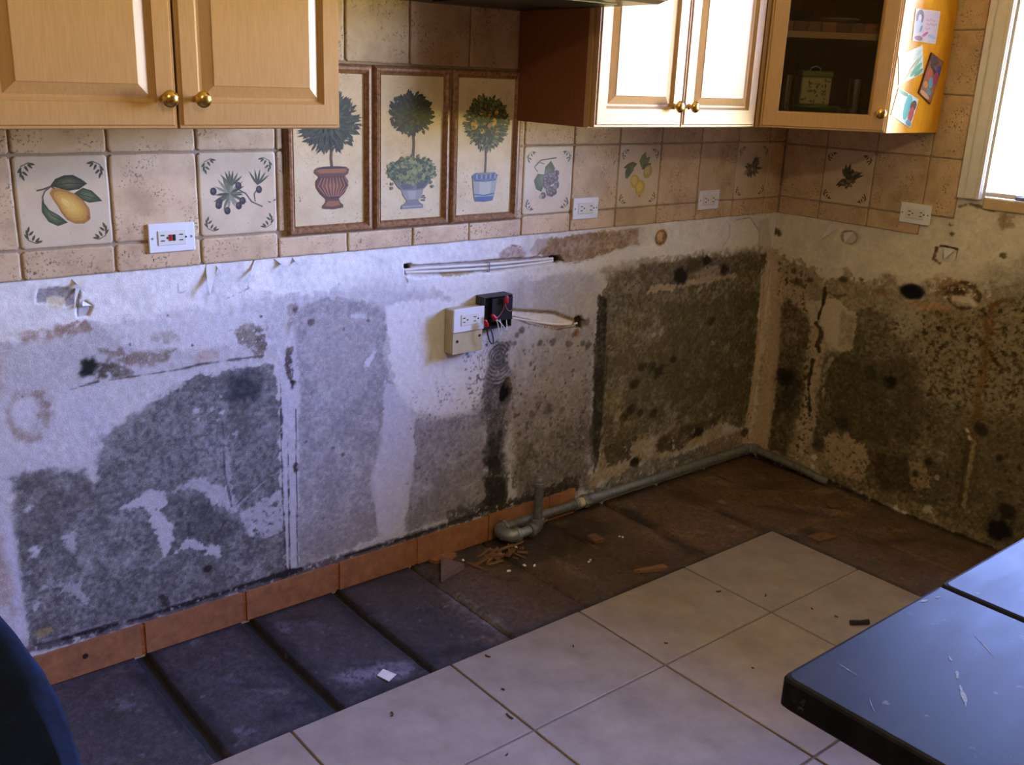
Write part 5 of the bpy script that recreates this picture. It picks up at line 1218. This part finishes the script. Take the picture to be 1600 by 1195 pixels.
# picture magnets on the orange side panel
def magnet(pts, th, label, cols, seed, edge):
    m = MB(); yb = -0.6083; m.prism(pts, lambda a, b: (a, yb, b), lambda a, b: (a, yb-th, b))
    root = thing('picture_magnet', label, 'magnet', (sum(p[0] for p in pts)/4, yb, min(p[1] for p in pts)), 'picture magnets on the orange cabinet side')
    part(m, 'backing', edge, root); g = random.Random(seed); a = MB(); y = yb-th-0.0001
    def bil(s, t): return tuple((pts[0][i]*(1-s)*(1-t)+pts[1][i]*s*(1-t)+pts[2][i]*s*t+pts[3][i]*(1-s)*t) for i in (0, 1))
    def quad(s0, s1, t0, t1, c, k):
        Q = [bil(s0, t0), bil(s1, t0), bil(s1, t1), bil(s0, t1)]; a.add([(q[0], y-k*1e-6, q[1]) for q in Q], [(0, 1, 2, 3)], tuple(s2l(hexrgb(c))))
    quad(0.02, 0.98, 0.02, 0.98, cols[0], 0)
    def blobp(s, t, rs, rt_, c, k, rot=0):
        n = 10; Q = []
        for i in range(n):
            x = rs*math.cos(6.283*i/n); z = rt_*math.sin(6.283*i/n); Q.append(bil(min(.98, max(.02, s+x*math.cos(rot)-z*math.sin(rot))), min(.98, max(.02, t+x*math.sin(rot)+z*math.cos(rot)))))
        ctr = bil(min(.98, max(.02, s)), min(.98, max(.02, t)))
        a.add([(p[0], y-k*1e-6, p[1]) for p in [ctr]+Q], [(0, i+1, (i+1) % n+1) for i in range(n)], tuple(s2l(hexrgb(c))))
    return root, a, blobp
def magnet_done(root, a): part_ = a.build('picture', 'print', root, fixn=False); part_.location = -Vector(root.location)
mg = [(-0.271, 1.739), (-0.122, 1.740), (-0.121, 1.642), (-0.264, 1.646)]
root, a, bp = magnet(mg, 0.002, 'square lilac picture magnet with pink lettering, topmost on the orange panel', ['cfc2d4'], 1, 'white_plastic')
for i, (s, t, rs, rt_, c, ro) in enumerate([(0.2, 0.25, 0.16, 0.24, '77748c', 0), (0.2, 0.28, 0.07, 0.12, 'd9d2dc', 0), (0.18, 0.55, 0.15, 0.22, 'b9c0d2', 0), (0.3, 0.6, 0.05, 0.12, '7a98b0', 0.3), (0.25, 0.9, 0.18, 0.08, '8a7488', 0), (0.5, 0.75, 0.14, 0.05, 'b55a86', -0.6), (0.8, 0.8, 0.2, 0.06, '9fb4d8', 0.2)]): bp(s, t, rs, rt_, c, i+1, ro)
k = 20
for row, (t, n) in enumerate(((0.3, 5), (0.43, 6), (0.57, 3))):
    for j in range(n):
        bp(0.5+j*0.075+0.02*(row % 2), t+0.02*math.sin(j*2.1), 0.026, 0.035, 'c77aa2', k, 0.5); k += 1
        bp(0.5+j*0.075+0.02*(row % 2), t+0.02*math.sin(j*2.1), 0.011, 0.018, 'cfc2d4', k, 0.5); k += 1
magnet_done(root, a)
mg = [(-0.330, 1.597), (-0.199, 1.636), (-0.166, 1.552), (-0.303, 1.511)]
root, a, bp = magnet(mg, 0.002, 'tilted pale picture magnet with a teal hillside, left of the dark colourful one', ['d9e6e0'], 2, 'white_plastic')
for i, (s, t, rs, rt_, c, ro) in enumerate([(0.7, 0.75, 0.3, 0.1, '6fae96', -0.5), (0.6, 0.55, 0.3, 0.03, 'c2a25c', -0.6), (0.8, 0.5, 0.25, 0.03, '7cbaa8', -0.7), (0.35, 0.8, 0.2, 0.03, 'cfae62', -0.6), (0.8, 0.9, 0.2, 0.08, '5c9c84', -0.3), (0.85, 0.2, 0.12, 0.06, 'b8dcd8', -0.5)]): bp(s, t, rs, rt_, c, i+1, ro)
magnet_done(root, a)
mg = [(-0.301, 1.504), (-0.170, 1.471), (-0.194, 1.380), (-0.322, 1.420)]
root, a, bp = magnet(mg, 0.002, 'tilted aqua beach picture magnet with a red figure, lowest on the orange panel', ['cfe6e2'], 3, 'white_plastic')
for i, (s, t, rs, rt_, c, ro) in enumerate([(0.6, 0.4, 0.16, 0.5, '5cb6bc', 0), (0.25, 0.08, 0.25, 0.08, '6a9a78', 0), (0.85, 0.3, 0.14, 0.2, '5a4238', 0.2), (0.85, 0.6, 0.12, 0.28, 'b8504a', 0), (0.85, 0.9, 0.14, 0.12, '6fa6bc', 0)]): bp(s, t, rs, rt_, c, i+1, ro)
magnet_done(root, a)
mg = [(-0.140, 1.615), (-0.058, 1.590), (-0.098, 1.456), (-0.181, 1.490)]
root, a, bp = magnet(mg, 0.006, 'thick dark picture magnet in brown, blue and orange, nearest the window', ['8a5a3c'], 4, 'dark_veneer')
for i, (s, t, rs, rt_, c, ro) in enumerate([(0.3, 0.12, 0.35, 0.12, '4a3c30', 0), (0.85, 0.25, 0.2, 0.12, '3a4a9c', 0), (0.5, 0.32, 0.4, 0.05, '2f2c30', 0.2), (0.3, 0.45, 0.2, 0.14, 'b05a30', 0), (0.8, 0.45, 0.18, 0.16, '9c3a4c', 0), (0.55, 0.6, 0.18, 0.12, '5a9ab4', 0.3), (0.25, 0.72, 0.18, 0.08, 'c08a50', 0), (0.6, 0.8, 0.22, 0.07, '5f86a0', 0), (0.4, 0.93, 0.4, 0.06, 'c79a72', 0)]): bp(s, t, rs, rt_, c, i+1, ro)
magnet_done(root, a)

# ---- range hood
hood = thing('range_hood', 'black range hood hanging above the topiary tile murals', 'range hood', (-1.74, -0.29, 1.667))
HX0, HX1, HF = -2.122, -1.364, -0.578
m = MB(); m.prism([(-0.0125, 1.669), (HF+0.03, 1.676), (HF+0.004, 1.684), (HF+0.004, 1.70), (HF+0.10, 1.80), (-0.0125, 1.80)], lambda y, z: (HX0, y, z), lambda y, z: (HX1, y, z)); part(m, 'body', 'hood_enamel', hood)
m = MB(); m.prism([(HF+0.003, 1.683), (HF+0.003, 1.699), (HF-0.003, 1.698), (HF-0.005, 1.690), (HF-0.003, 1.684)], lambda y, z: (HX0+0.002, y, z), lambda y, z: (HX1-0.002, y, z)); part(m, 'front_lip', 'hood_lip_highlight', hood)  # lighter lip tone paints the grey-green highlight along the front edge
for a, b in ((-2.06, -1.77), (-1.73, -1.43)):
    m = MB(); m.prism([(-0.10, 1.6695), (-0.47, 1.6745), (-0.47, 1.6715), (-0.10, 1.6665)], lambda y, z: (a, y, z), lambda y, z: (b, y, z)); part(m, 'filter', 'filter_metal', hood)

# ---- outlets in the tile splash
def outlet(wall, u, v, label, gfci=False, w0=0.0085):
    root = thing('wall_outlet', label, 'outlet', wallpt(wall, u, v-0.034, w0), 'horizontal outlets in the tile splash')
    def bx_(name, mat, a, b, c, d, w_0, w_1, bev=0.0, sub=None):
        p = wallpt(wall, u+a, v+c, w_0); q = wallpt(wall, u+b, v+d, w_1); m = MB(); m.box(p[0], q[0], p[1], q[1], p[2], q[2], bev); return part(m, name, mat, root, sub=sub)
    bx_('plate', 'white_plastic', -0.0565, 0.0565, -0.0345, 0.0345, w0, w0+0.006, 0.0022)
    ins = bx_('receptacle', 'insert_plastic', -0.034, 0.034, -0.0175, 0.0175, w0+0.006, w0+0.0078, 0.0008)
    for cx in (-0.020, 0.022) if not gfci else (-0.0235, 0.0215):
        for dz in (-0.0065, 0.0065): bx_('slot', 'slot_dark', cx-0.0048, cx+0.0048, dz-0.0013, dz+0.0013, w0+0.0077, w0+0.0081, sub=ins)
        m = MB(); c = wallpt(wall, u+cx+0.0115, v, 0); h0 = w0+0.0077
        m.lathe([(0.0026, 0), (0.0026, 0.0005)], 10, (c[0], -h0-0.0005, c[2]) if wall == 'back' else (-h0-0.0005, c[1], c[2]), 'y' if wall == 'back' else 'x'); part(m, 'ground_hole', 'slot_dark', root, sub=ins)
    if gfci:
        bx_('button', 'red_plastic', -0.0085, -0.0015, -0.0075, 0.0075, w0+0.0077, w0+0.0092, 0.0005); bx_('button', 'black_plastic', 0.0005, 0.0075, -0.0075, 0.0075, w0+0.0077, w0+0.0092, 0.0005)
    else: bx_('seam_line', 'slot_dark', -0.030, 0.030, -0.0172, -0.0166, w0+0.0077, w0+0.0080)
    for sx in (-0.0475, 0.0475):
        m = MB(); c = wallpt(wall, u+sx, v, 0); h0 = w0+0.0058
        m.lathe([(0.003, 0), (0.003, 0.0008)], 10, (c[0], -h0-0.0008, c[2]) if wall == 'back' else (-h0-0.0008, c[1], c[2]), 'y' if wall == 'back' else 'x'); part(m, 'screw', 'galvanised', root)
outlet('back', -2.416, 1.0925, 'white outlet with red and black buttons between the pear and olive tiles', True)
outlet('back', -1.054, 1.0905, 'white outlet on the back wall right of the grape tile')
outlet('back', -0.438, 1.0880, 'white outlet on the back wall between the lemon tile and the corner')
outlet('right', 0.577, 1.0890, 'white outlet on the right wall beside the window casing')

# ---- surface outlet box, metal junction box, wiring
ob = thing('surface_outlet_box', 'white surface-mounted outlet box over an ivory plate in the middle of the back wall', 'outlet box', (-1.54, 0, 0.69))
m = MB(); m.box(-1.599, -1.485, -0.040, -0.0008, 0.684, 0.8215, 0.003); part(m, 'back_box', 'ivory_plastic', ob)
m = MB(); m.box(-1.600, -1.484, -0.048, -0.0405, 0.752, 0.824, 0.002); pf = part(m, 'cover_plate', 'white_plastic', ob)
m = MB(); m.box(-1.572, -1.505, -0.050, -0.048, 0.772, 0.806, 0.0006); rc = part(m, 'receptacle', 'insert_plastic', ob)
for cx in (-1.562, -1.522):
    for dz in (-0.0065, 0.0065): m = MB(); m.box(cx-0.0045, cx+0.0045, -0.0504, -0.0499, 0.789+dz-0.0013, 0.789+dz+0.0013); part(m, 'slot', 'slot_dark', ob)
    m = MB(); m.lathe([(0.0026, 0), (0.0026, 0.0005)], 10, (cx+0.0125, -0.0504, 0.789), 'y'); part(m, 'ground_hole', 'slot_dark', ob)
m = MB(); m.box(-1.598, -1.486, -0.0425, -0.0405, 0.6845, 0.7505, 0.0008); part(m, 'blank_plate', 'ivory_plastic', ob)
for sx, sz in ((-1.581, 0.724), (-1.497, 0.732)): m = MB(); m.lathe([(0.0045, 0), (0.0045, 0.001)], 12, (sx, -0.0436, sz), 'y'); part(m, 'screw_hole', 'slot_dark', ob)
jb = thing('junction_box', 'open dark metal junction box with red wire nuts hanging out', 'junction box', (-1.43, 0, 0.745))
bxp = ((-1.483, -1.373, -0.004, -0.0008, 0.746, 0.848), (-1.483, -1.480, -0.044, -0.004, 0.746, 0.848), (-1.376, -1.373, -0.044, -0.004, 0.746, 0.848), (-1.480, -1.376, -0.044, -0.004, 0.845, 0.848), (-1.480, -1.376, -0.044, -0.004, 0.746, 0.749))
for b in bxp: m = MB(); m.box(*b); part(m, 'box_wall', 'box_metal', jb)
m = MB(); m.box(-1.455, -1.374, -0.0475, -0.0445, 0.770, 0.842, 0.0006); part(m, 'cover_flap', 'black_plastic', jb)
def bez(P, n=12):
    P = [Vector(p) for p in P]; out = []
    for i in range(n+1):
        t = i/n; Q = P[:]
        while len(Q) > 1: Q = [Q[k]*(1-t)+Q[k+1]*t for k in range(len(Q)-1)]
        out.append(Q[0])
    return out
def wirenut(c, d, wires):
    c = Vector(c); d = Vector(d).normalized(); rot = Vector((0, 0, 1)).rotation_difference(d).to_matrix().to_4x4(); rot.translation = c
    m = MB(); m.lathe([(0.0062, 0), (0.0078, 0.002), (0.0075, 0.008), (0.0062, 0.014), (0.005, 0.021), (0.003, 0.0235)], 12, mat=rot); nut = part(m, 'wire_nut', 'red_plastic', jb, True)
    for P, mt, r in wires:
        m = MB(); m.tube(bez([c]+[Vector(p) for p in P]), r, 8); part(m, 'wire', mt, jb, True, sub=None)
wirenut((-1.410, -0.058, 0.826), (0.1, -0.1, 1), [([(-1.418, -0.062, 0.800), (-1.385, -0.07, 0.795), (-1.380, -0.046, 0.803)], 'copper', 0.0013)])
wirenut((-1.452, -0.062, 0.782), (-0.75, -0.1, 0.7), [([(-1.430, -0.062, 0.762), (-1.455, -0.070, 0.712), (-1.415, -0.07, 0.715), (-1.425, -0.05, 0.775)], 'wire_white', 0.0015), ([(-1.420, -0.065, 0.770), (-1.400, -0.07, 0.70), (-1.385, -0.03, 0.775)], 'wire_white', 0.0015), ([(-1.420, -0.055, 0.790), (-1.405, -0.05, 0.815), (-1.412, -0.05, 0.826)], 'wire_red', 0.0015)])
wirenut((-1.487, -0.064, 0.765), (-0.4, -0.2, 0.8), [([(-1.482, -0.068, 0.690), (-1.44, -0.07, 0.685), (-1.452, -0.035, 0.752)], 'wire_black', 0.0022)])
m = MB(); m.tube(bez([(-1.735, 0.014, 0.946), (-1.636, 0.004, 0.95), (-1.445, 0.004, 0.931), (-1.265, 0.004, 0.935), (-1.162, 0.014, 0.931)], 20), 0.0042, 8); single(m, 'electrical_cable', 'wire_white', 'upper white cable lying in the long slot cut in the drywall', 'cable', None, True)
m = MB(); m.tube(bez([(-1.732, 0.014, 0.939), (-1.613, 0.004, 0.933), (-1.445, 0.003, 0.921), (-1.264, 0.004, 0.921), (-1.161, 0.014, 0.924)], 20), 0.0042, 8); single(m, 'electrical_cable', 'wire_white', 'lower white cable lying in the long slot cut in the drywall', 'cable', None, True)
m = MB(); m.tube([(-1.4350, 0.010, 0.9440), (-1.4350, -0.002, 0.9430), (-1.4350, -0.002, 0.9160), (-1.4350, 0.010, 0.9150)], 0.0016, 6); single(m, 'cable_staple', 'galvanised', 'metal staple holding the two cables in the drywall slot', 'staple', None, True)
m = MB(); m.tube(bez([(-1.332, 0.003, 0.756), (-1.264, 0.002, 0.741), (-1.145, 0.002, 0.7), (-1.067, 0.006, 0.699), (-1.037, 0.012, 0.7)], 16), 0.0035, 8); single(m, 'electrical_cable', 'wire_white', 'white cable in the gouge right of the metal junction box', 'cable', None, True)


# ---- galvanised pipe along the foot of the walls
PY, PZ, PR = -0.031, 0.045, 0.0165
pipe = thing('water_pipe', 'grey galvanised pipe with capped riser along the foot of the back wall', 'pipe', (-1.27, -0.10, 0.0))
def arc(c, a, b, n=7):
    """quarter turn from direction -a to b about corner c"""
    c, a, b = Vector(c), Vector(a), Vector(b); r = 0.024; o = c+a*r+b*r
    return [o-b*r*math.cos(math.pi/2*i/n)-a*r*math.sin(math.pi/2*i/n) for i in range(n+1)]
def tb(name, mat, pts, r, n=16): m = MB(); m.tube(pts, r, n); return part(m, name, mat, pipe, True)
YU = -0.098
tb('pipe_run', 'pipe_dirty', [(-1.355, PY, PZ), (-1.030, PY, PZ)], PR); tb('pipe_run', 'galvanised', [(-0.955, PY, PZ), (-0.055, PY, PZ)], PR)
tb('elbow', 'galvanised', arc((-1.385, PY, PZ), (1, 0, 0), (0, -1, 0)), 0.0215); tb('elbow', 'galvanised', arc((-1.385, YU, PZ), (0, 1, 0), (1, 0, 0)), 0.0215)
for p, q in (((-1.364, PY, PZ), (-1.352, PY, PZ)), ((-1.385, -0.052, PZ), (-1.385, -0.0765, PZ)), ((-1.364, YU, PZ), (-1.350, YU, PZ))): tb('elbow_collar', 'galvanised', [p, q], 0.0245)
tb('nipple', 'galvanised', [(-1.356, YU, PZ), (-1.292, YU, PZ)], PR)
tb('elbow', 'pipe_dirty', arc((-1.268, YU, PZ), (-1, 0, 0), (0, 0, 1)), 0.0215); tb('elbow_collar', 'pipe_dirty', [(-1.303, YU, PZ), (-1.290, YU, PZ)], 0.0245); tb('elbow_collar', 'galvanised', [(-1.268, YU, 0.066), (-1.268, YU, 0.080)], 0.0235)
tb('riser', 'pipe_dirty', [(-1.268, YU, 0.075), (-1.268, YU, 0.206)], 0.0155)
m = MB(); m.lathe([(0.0185, 0.200), (0.0195, 0.203), (0.0195, 0.210), (0.0178, 0.212), (0.0178, 0.216), (0.0195, 0.218), (0.0195, 0.226), (0.0175, 0.230), (0.016, 0.2305), (0.0155, 0.236), (0.013, 0.238)], 16, (-1.268, YU, 0)); part(m, 'cap', 'galvanised', pipe, True)
tb('coupling', 'galvanised', [(-1.036, PY, PZ), (-1.020, PY, PZ)], 0.0195); tb('coupling', 'ivory_plastic', [(-1.020, PY, PZ), (-0.995, PY, PZ)], 0.0175); tb('union_nut', 'galvanised', [(-0.995, PY, PZ), (-0.990, PY, PZ), (-0.972, PY, PZ), (-0.966, PY, PZ)], [0.021, 0.025, 0.025, 0.021], 8); tb('coupling', 'galvanised', [(-0.966, PY, PZ), (-0.905, PY, PZ)], 0.0195)
tb('elbow', 'galvanised', arc((-0.032, PY, PZ), (-1, 0, 0), (0, -1, 0)), 0.0205); tb('elbow_collar', 'galvanised', [(-0.070, PY, PZ), (-0.052, PY, PZ)], 0.0225); tb('elbow_collar', 'galvanised', [(-0.032, -0.052, PZ), (-0.032, -0.068, PZ)], 0.0225)
tb('pipe_run', 'pipe_dirty', [(-0.032, -0.06, PZ), (-0.032, -0.30, 0.035), (-0.030, -0.36, 0.024), (-0.020, -0.40, 0.018)], 0.0155)

# ---- debris on the bare floor
def wood_piece(pts, z0, th, label, mat='splinter', tilt=0.0, name='wood_scrap', group=None):
    m = MB(); zc = {}
    x0 = min(p[0] for p in pts)
    m.prism(pts, lambda a, b: (a, b, z0+tilt*(a-x0)), lambda a, b: (a, b, z0+th+tilt*(a-x0))); return single(m, name, mat, label, 'wood scrap' if name != 'paper_scrap' else 'paper', group)
wood_piece([(-1.625, -0.042), (-1.700, -0.150), (-1.592, -0.124)], 0.0015, 0.020, 'grey triangular wood offcut at the left end of the debris pile', 'grey_wood')
wood_piece([(-2.118, -0.452), (-2.090, -0.437), (-2.076, -0.478), (-2.108, -0.492)], 0.002, 0.0015, 'small square pale paper scrap on the dark bare floor', 'paper', name='paper_scrap')
wood_piece([(-1.125, -0.190), (-1.085, -0.195), (-1.093, -0.245), (-1.132, -0.238)], 0.002, 0.012, 'small orange wood block right of the pipe riser', 'wood_chip')
wood_piece([(-1.165, -0.450), (-1.060, -0.478), (-1.056, -0.497), (-1.070, -0.505), (-1.160, -0.462)], 0.002, 0.010, 'flat pointed wood splinter lying at the edge of the floor tiles')
wood_piece([(-0.185, -0.500), (-0.150, -0.520), (-0.160, -0.555), (-0.195, -0.535)], 0.002, 0.006, 'orange chip on the bare floor near the right wall', 'wood_chip')
wood_piece([(-0.480, -0.625), (-0.395, -0.640), (-0.400, -0.690), (-0.475, -0.672)], 0.002, 0.005, 'flat reddish wood scrap behind the far corner of the floor tiles', 'wood_chip')
wood_piece([(-1.655, -0.020), (-1.580, -0.018), (-1.560, -0.040), (-1.600, -0.060), (-1.650, -0.045)], 0.002, 0.012, 'broken terracotta flake leaning by the skirting left of the debris', 'terracotta')
wood_piece([(-1.500, -0.120), (-1.462, -0.100), (-1.455, -0.150)], 0.012, 0.006, 'bright orange triangular wood chip in the debris pile', 'wood_chip')
wood_piece([(-1.445, -0.145), (-1.395, -0.120), (-1.388, -0.132), (-1.438, -0.160)], 0.012, 0.006, 'bright orange rectangular wood chip in the debris pile', 'wood_chip')
g = random.Random(21); proto = None
for i in range(26):
    if proto is None:
        m = MB(); m.prism([(-0.5, -0.5), (0.42, -0.42), (0.5, 0.1), (0.3, 0.5), (-0.46, 0.38)], lambda a, b: (a, b, 0), lambda a, b: (a*0.96, b*0.9, 1)); o = proto = m.build('wood_splinter', 'splinter')
    else: o = proto.copy(); COL.objects.link(o)
    L = 0.018+0.06*g.random()**1.5; W = 0.003+0.009*g.random()**2
    o.scale = (L, W, 0.004+0.004*g.random()); o.location = (-1.46+g.gauss(0, 0.06), -0.125+g.gauss(0, 0.028), 0.002+0.010*g.random()); o.rotation_euler = (g.gauss(0, 0.12), g.gauss(0, 0.12), g.random()*3.14)
    if o.location.y > -0.07 and o.location.x > -1.43: o.location.y = -0.16
    tag(o, 'thin broken wood splinter in the debris pile below the pipe elbow', 'wood scrap', 'splinters in the debris pile')
proto = None
for (x, y) in ((-1.42, -0.215), (-1.395, -0.235), (-1.485, -0.215), (-1.235, -0.318), (-1.222, -0.312), (-1.02, -0.245), (-1.015, -0.255), (-1.36, -0.10), (-1.56, -0.075)):
    if proto is None:
        m = MB(); m.prism([(-0.5, -0.3), (0.1, -0.5), (0.5, -0.1), (0.3, 0.5), (-0.3, 0.4)], lambda a, b: (a, b, 0), lambda a, b: (a*0.8, b*0.7, 1)); o = proto = m.build('plaster_crumb', 'plaster_crumb')
    else: o = proto.copy(); COL.objects.link(o)
    o.scale = (0.008+0.010*g.random(), 0.006+0.006*g.random(), 0.003); o.location = (x, y, 0.0018); o.rotation_euler = (0, 0, g.random()*6)
    tag(o, 'white plaster crumb on the dark bare floor near the pipe', 'plaster crumb', 'plaster crumbs on the bare floor')
proto = None
for i, (x, y) in enumerate(((-1.957, -0.794), (-1.841, -0.560), (-1.90, -0.70), (-1.62, -0.66), (-2.05, -0.90), (-1.40, -0.80), (-1.05, -0.70), (-0.95, -0.80), (-0.90, -0.93), (-0.88, -1.00), (-1.10, -1.25), (-1.30, -1.02), (-2.18, -0.62))):
    if proto is None:
        m = MB(); m.prism([(-0.5, -0.4), (0.0, -0.15), (0.5, -0.5), (0.45, 0.1), (0.0, 0.4), (-0.45, 0.2)], lambda a, b: (a, b, 0), lambda a, b: (a*0.9, b*0.8, 1)); o = proto = m.build('dirt_crumb', 'dirt')
    else: o = proto.copy(); COL.objects.link(o)
    k = 0.028 if i == 0 else 0.008+0.010*g.random()
    o.scale = (k, k*(0.25 if i == 0 else 0.5), 0.003); o.location = (x, y, 0.0104); o.rotation_euler = (0, 0, g.random()*6)
    tag(o, 'small dark dirt crumb on the pale floor tiles', 'dirt crumb', 'dirt crumbs on the floor tiles')
m = MB(); m.tube([(-0.885, -1.050, 0.018), (-0.862, -1.066, 0.018), (-0.838, -1.080, 0.019)], [0.008, 0.007, 0.0085], 8); single(m, 'rubber_foot', 'black_plastic', 'black plug-like scrap on the floor tile beside the black counter', 'scrap')

# ---- black island counter at lower right
IX0, IXS, IX1, IY0, IY1, IZ = -2.492, -2.164, -0.92, -2.62, -1.842, 0.914
isl = thing('kitchen_island', 'island with a scratched black counter top in two slabs at lower right', 'island', (-1.6, -2.2, 0.0105))
def top_slab(x0, x1, z1, rl, rr):
    n = 5; P = []
    for cx, cy, r, a0 in ((x0+rl, IY0+rl, rl, 180), (x1-rr, IY0+rr, rr, 270), (x1-rr, IY1-rr, rr, 0), (x0+rl, IY1-rl, rl, 90)):
        for i in range(n+1): a = math.radians(a0+90*i/n); P.append((cx+r*math.cos(a), cy+r*math.sin(a)))
    m = MB(); V_ = []; cx, cy = (x0+x1)/2, (IY0+IY1)/2
    for ins, z in ((0.004, z1-0.038), (0, z1-0.034), (0, z1-0.004), (0.0015, z1-0.0012), (0.005, z1)):
        V_ += [(cx+(x-cx)*(1-2*ins/(x1-x0)), cy+(y-cy)*(1-2*ins/(IY1-IY0)), z) for x, y in P]
    k = len(P); m.add(V_, [(i*k+j, i*k+(j+1) % k, (i+1)*k+(j+1) % k, (i+1)*k+j) for i in range(4) for j in range(k)]+[tuple(range(k))[::-1], tuple(4*k+j for j in range(k))])
    return part(m, 'counter_slab', 'black_laminate', isl)
top_slab(IX0, IXS-0.0012, IZ, 0.009, 0.003); top_slab(IXS+0.0012, IX1, IZ+0.0015, 0.008, 0.006)
m = MB(); m.box(-2.10, -0.95, -2.58, -1.93, 0.0107, 0.875); part(m, 'base_body', 'dark_veneer', isl)
for a in (-2.08, -1.70, -1.32):
    d = rings_door(0.36, 0.70, RAISED).build('door', 'maple', isl); d.location = Vector((a+0.36, -1.929, 0.12))-Vector(isl.location); d.rotation_euler = (0, 0, math.pi)
def scratch(pts, wd):
    m = MB(); P = bez([(x, y, 0) for x, y in pts], 10); g = random.Random(len(pts)*7+int(wd*1e5)); L_, R_ = [], []
    for i, p in enumerate(P):
        d = (P[min(i+1, 10)]-P[max(i-1, 0)]).normalized(); n = Vector((-d.y, d.x, 0)); w = wd/2*math.sin(math.pi*(i+0.15)/10.3)*(0.5+0.9*g.random())
        L_.append((p.x+n.x*w, p.y+n.y*w, IZ+0.0003)); R_.append((p.x-n.x*w, p.y-n.y*w, IZ+0.0003))
    m.add(L_+R_, [(i, i+1, 12+i, 11+i) for i in range(10)]); part(m, 'scratch', 'scuff', isl)
m_plain('scuff', '66666b', 0.8, 0, 0.3, 300)
for P, wd in (([(-2.423, -1.863), (-2.426, -1.880), (-2.427, -1.892)], 0.0012), ([(-2.243, -1.924), (-2.256, -1.945), (-2.272, -1.963)], 0.0013), ([(-2.353, -1.965), (-2.362, -1.970), (-2.372, -1.982), (-2.387, -1.988)], 0.005), ([(-2.330, -1.950), (-2.345, -1.958)], 0.004), ([(-2.452, -1.920), (-2.462, -1.928), (-2.469, -1.937)], 0.0012), ([(-2.225, -1.850), (-2.212, -1.853)], 0.005), ([(-2.200, -1.856), (-2.190, -1.858)], 0.004), ([(-2.31, -1.93), (-2.318, -1.938)], 0.003)): scratch(P, wd)

# ---- chair with a dark blue denim jacket over its back, lower left
ch = thing('chair', 'dark chair mostly hidden under a dark blue cloth at lower left', 'chair', (-3.42, -1.75, 0.0105))
for x, y in ((-3.60, -2.02), (-3.60, -1.46)): m = MB(); m.box(x-0.018, x+0.018, y-0.018, y+0.018, 0.0107, 0.44, 0.003); part(m, 'leg', 'dark_veneer', ch)
for y in (-2.02, -1.46): m = MB(); m.box(-3.250, -3.218, y-0.018, y+0.018, 0.0107, 0.925, 0.003); part(m, 'leg', 'dark_veneer', ch)
m = MB(); m.box(-3.63, -3.215, -2.05, -1.43, 0.441, 0.471, 0.006); part(m, 'seat', 'dark_veneer', ch)
for a, b in ((0.86, 0.92), (0.68, 0.74)): m = MB(); m.box(-3.246, -3.222, -2.002, -1.478, a, b, 0.003); part(m, 'back_rail', 'dark_veneer', ch)
ny_, nt = 90, 60; gy = np.linspace(-2.10, -1.34, ny_); gt = np.linspace(-1, 1, nt)
Yg, Tg = np.meshgrid(gy, gt, indexing='ij')
fold = 0.010*fbm(Yg*250, Tg*700, 60, 91)+0.008*np.sin(Tg*15+Yg*4+2*fbm(Yg*400, Tg*200, 90, 95))
# ridge at the right, long slope to the left, steep drop to the right
ax_ = np.where(Tg < 0, Tg*0.34, np.minimum(Tg, 0.3)*0.10+np.clip(Tg-0.3, 0, 1)*0.05)
az_ = np.where(Tg < 0, Tg*0.16-0.10*Tg**2, -0.06*np.minimum(Tg/0.3, 1)**2-np.clip(Tg-0.3, 0, 1)*0.55)
bow = 0.020*(1-((Yg+1.56)/0.2)**2).clip(-4, 1)
px = -3.158+ax_+bow*0.5+fold*0.8*(Tg > 0.02); pz = 0.998+az_+0.3*bow+fold*(0.4+np.clip(-Tg, 0, 1))
cl_o = link('denim_jacket', grid_mesh('denim_jacket', gy, gt, np.stack([px, Yg, pz], -1)), 'denim')
tag(cl_o, 'dark blue denim cloth draped at the lower left corner of the photo', 'jacket'); md = cl_o.modifiers.new('thick', 'SOLIDIFY'); md.thickness = 0.003; md.offset = 1
origin_to_base(cl_o)
# ---- unseen ceiling lamp behind the camera, added as warm fill
lp = thing('fill_light', 'unseen warm ceiling light added as fill for the room', 'fill lamp', (-2.6, -2.9, ZC))
m = MB(); m.lathe([(0.16, -0.001), (0.165, -0.02), (0.15, -0.025)], 32, (-2.6, -2.9, ZC)); part(m, 'base', 'brass', lp, True)
mm, n_, l_, b_ = nodes_of('fill_glow'); b_.inputs['Base Color'].default_value = (0.9, 0.8, 0.6, 1); b_.inputs['Emission Color'].default_value = (1.0, 0.82, 0.58, 1); b_.inputs['Emission Strength'].default_value = 95
m = MB(); m.lathe([(0.145, -0.026), (0.14, -0.05), (0.11, -0.075), (0.06, -0.09), (0.005, -0.095)], 32, (-2.6, -2.9, ZC)); part(m, 'diffuser', 'fill_glow', lp, True)
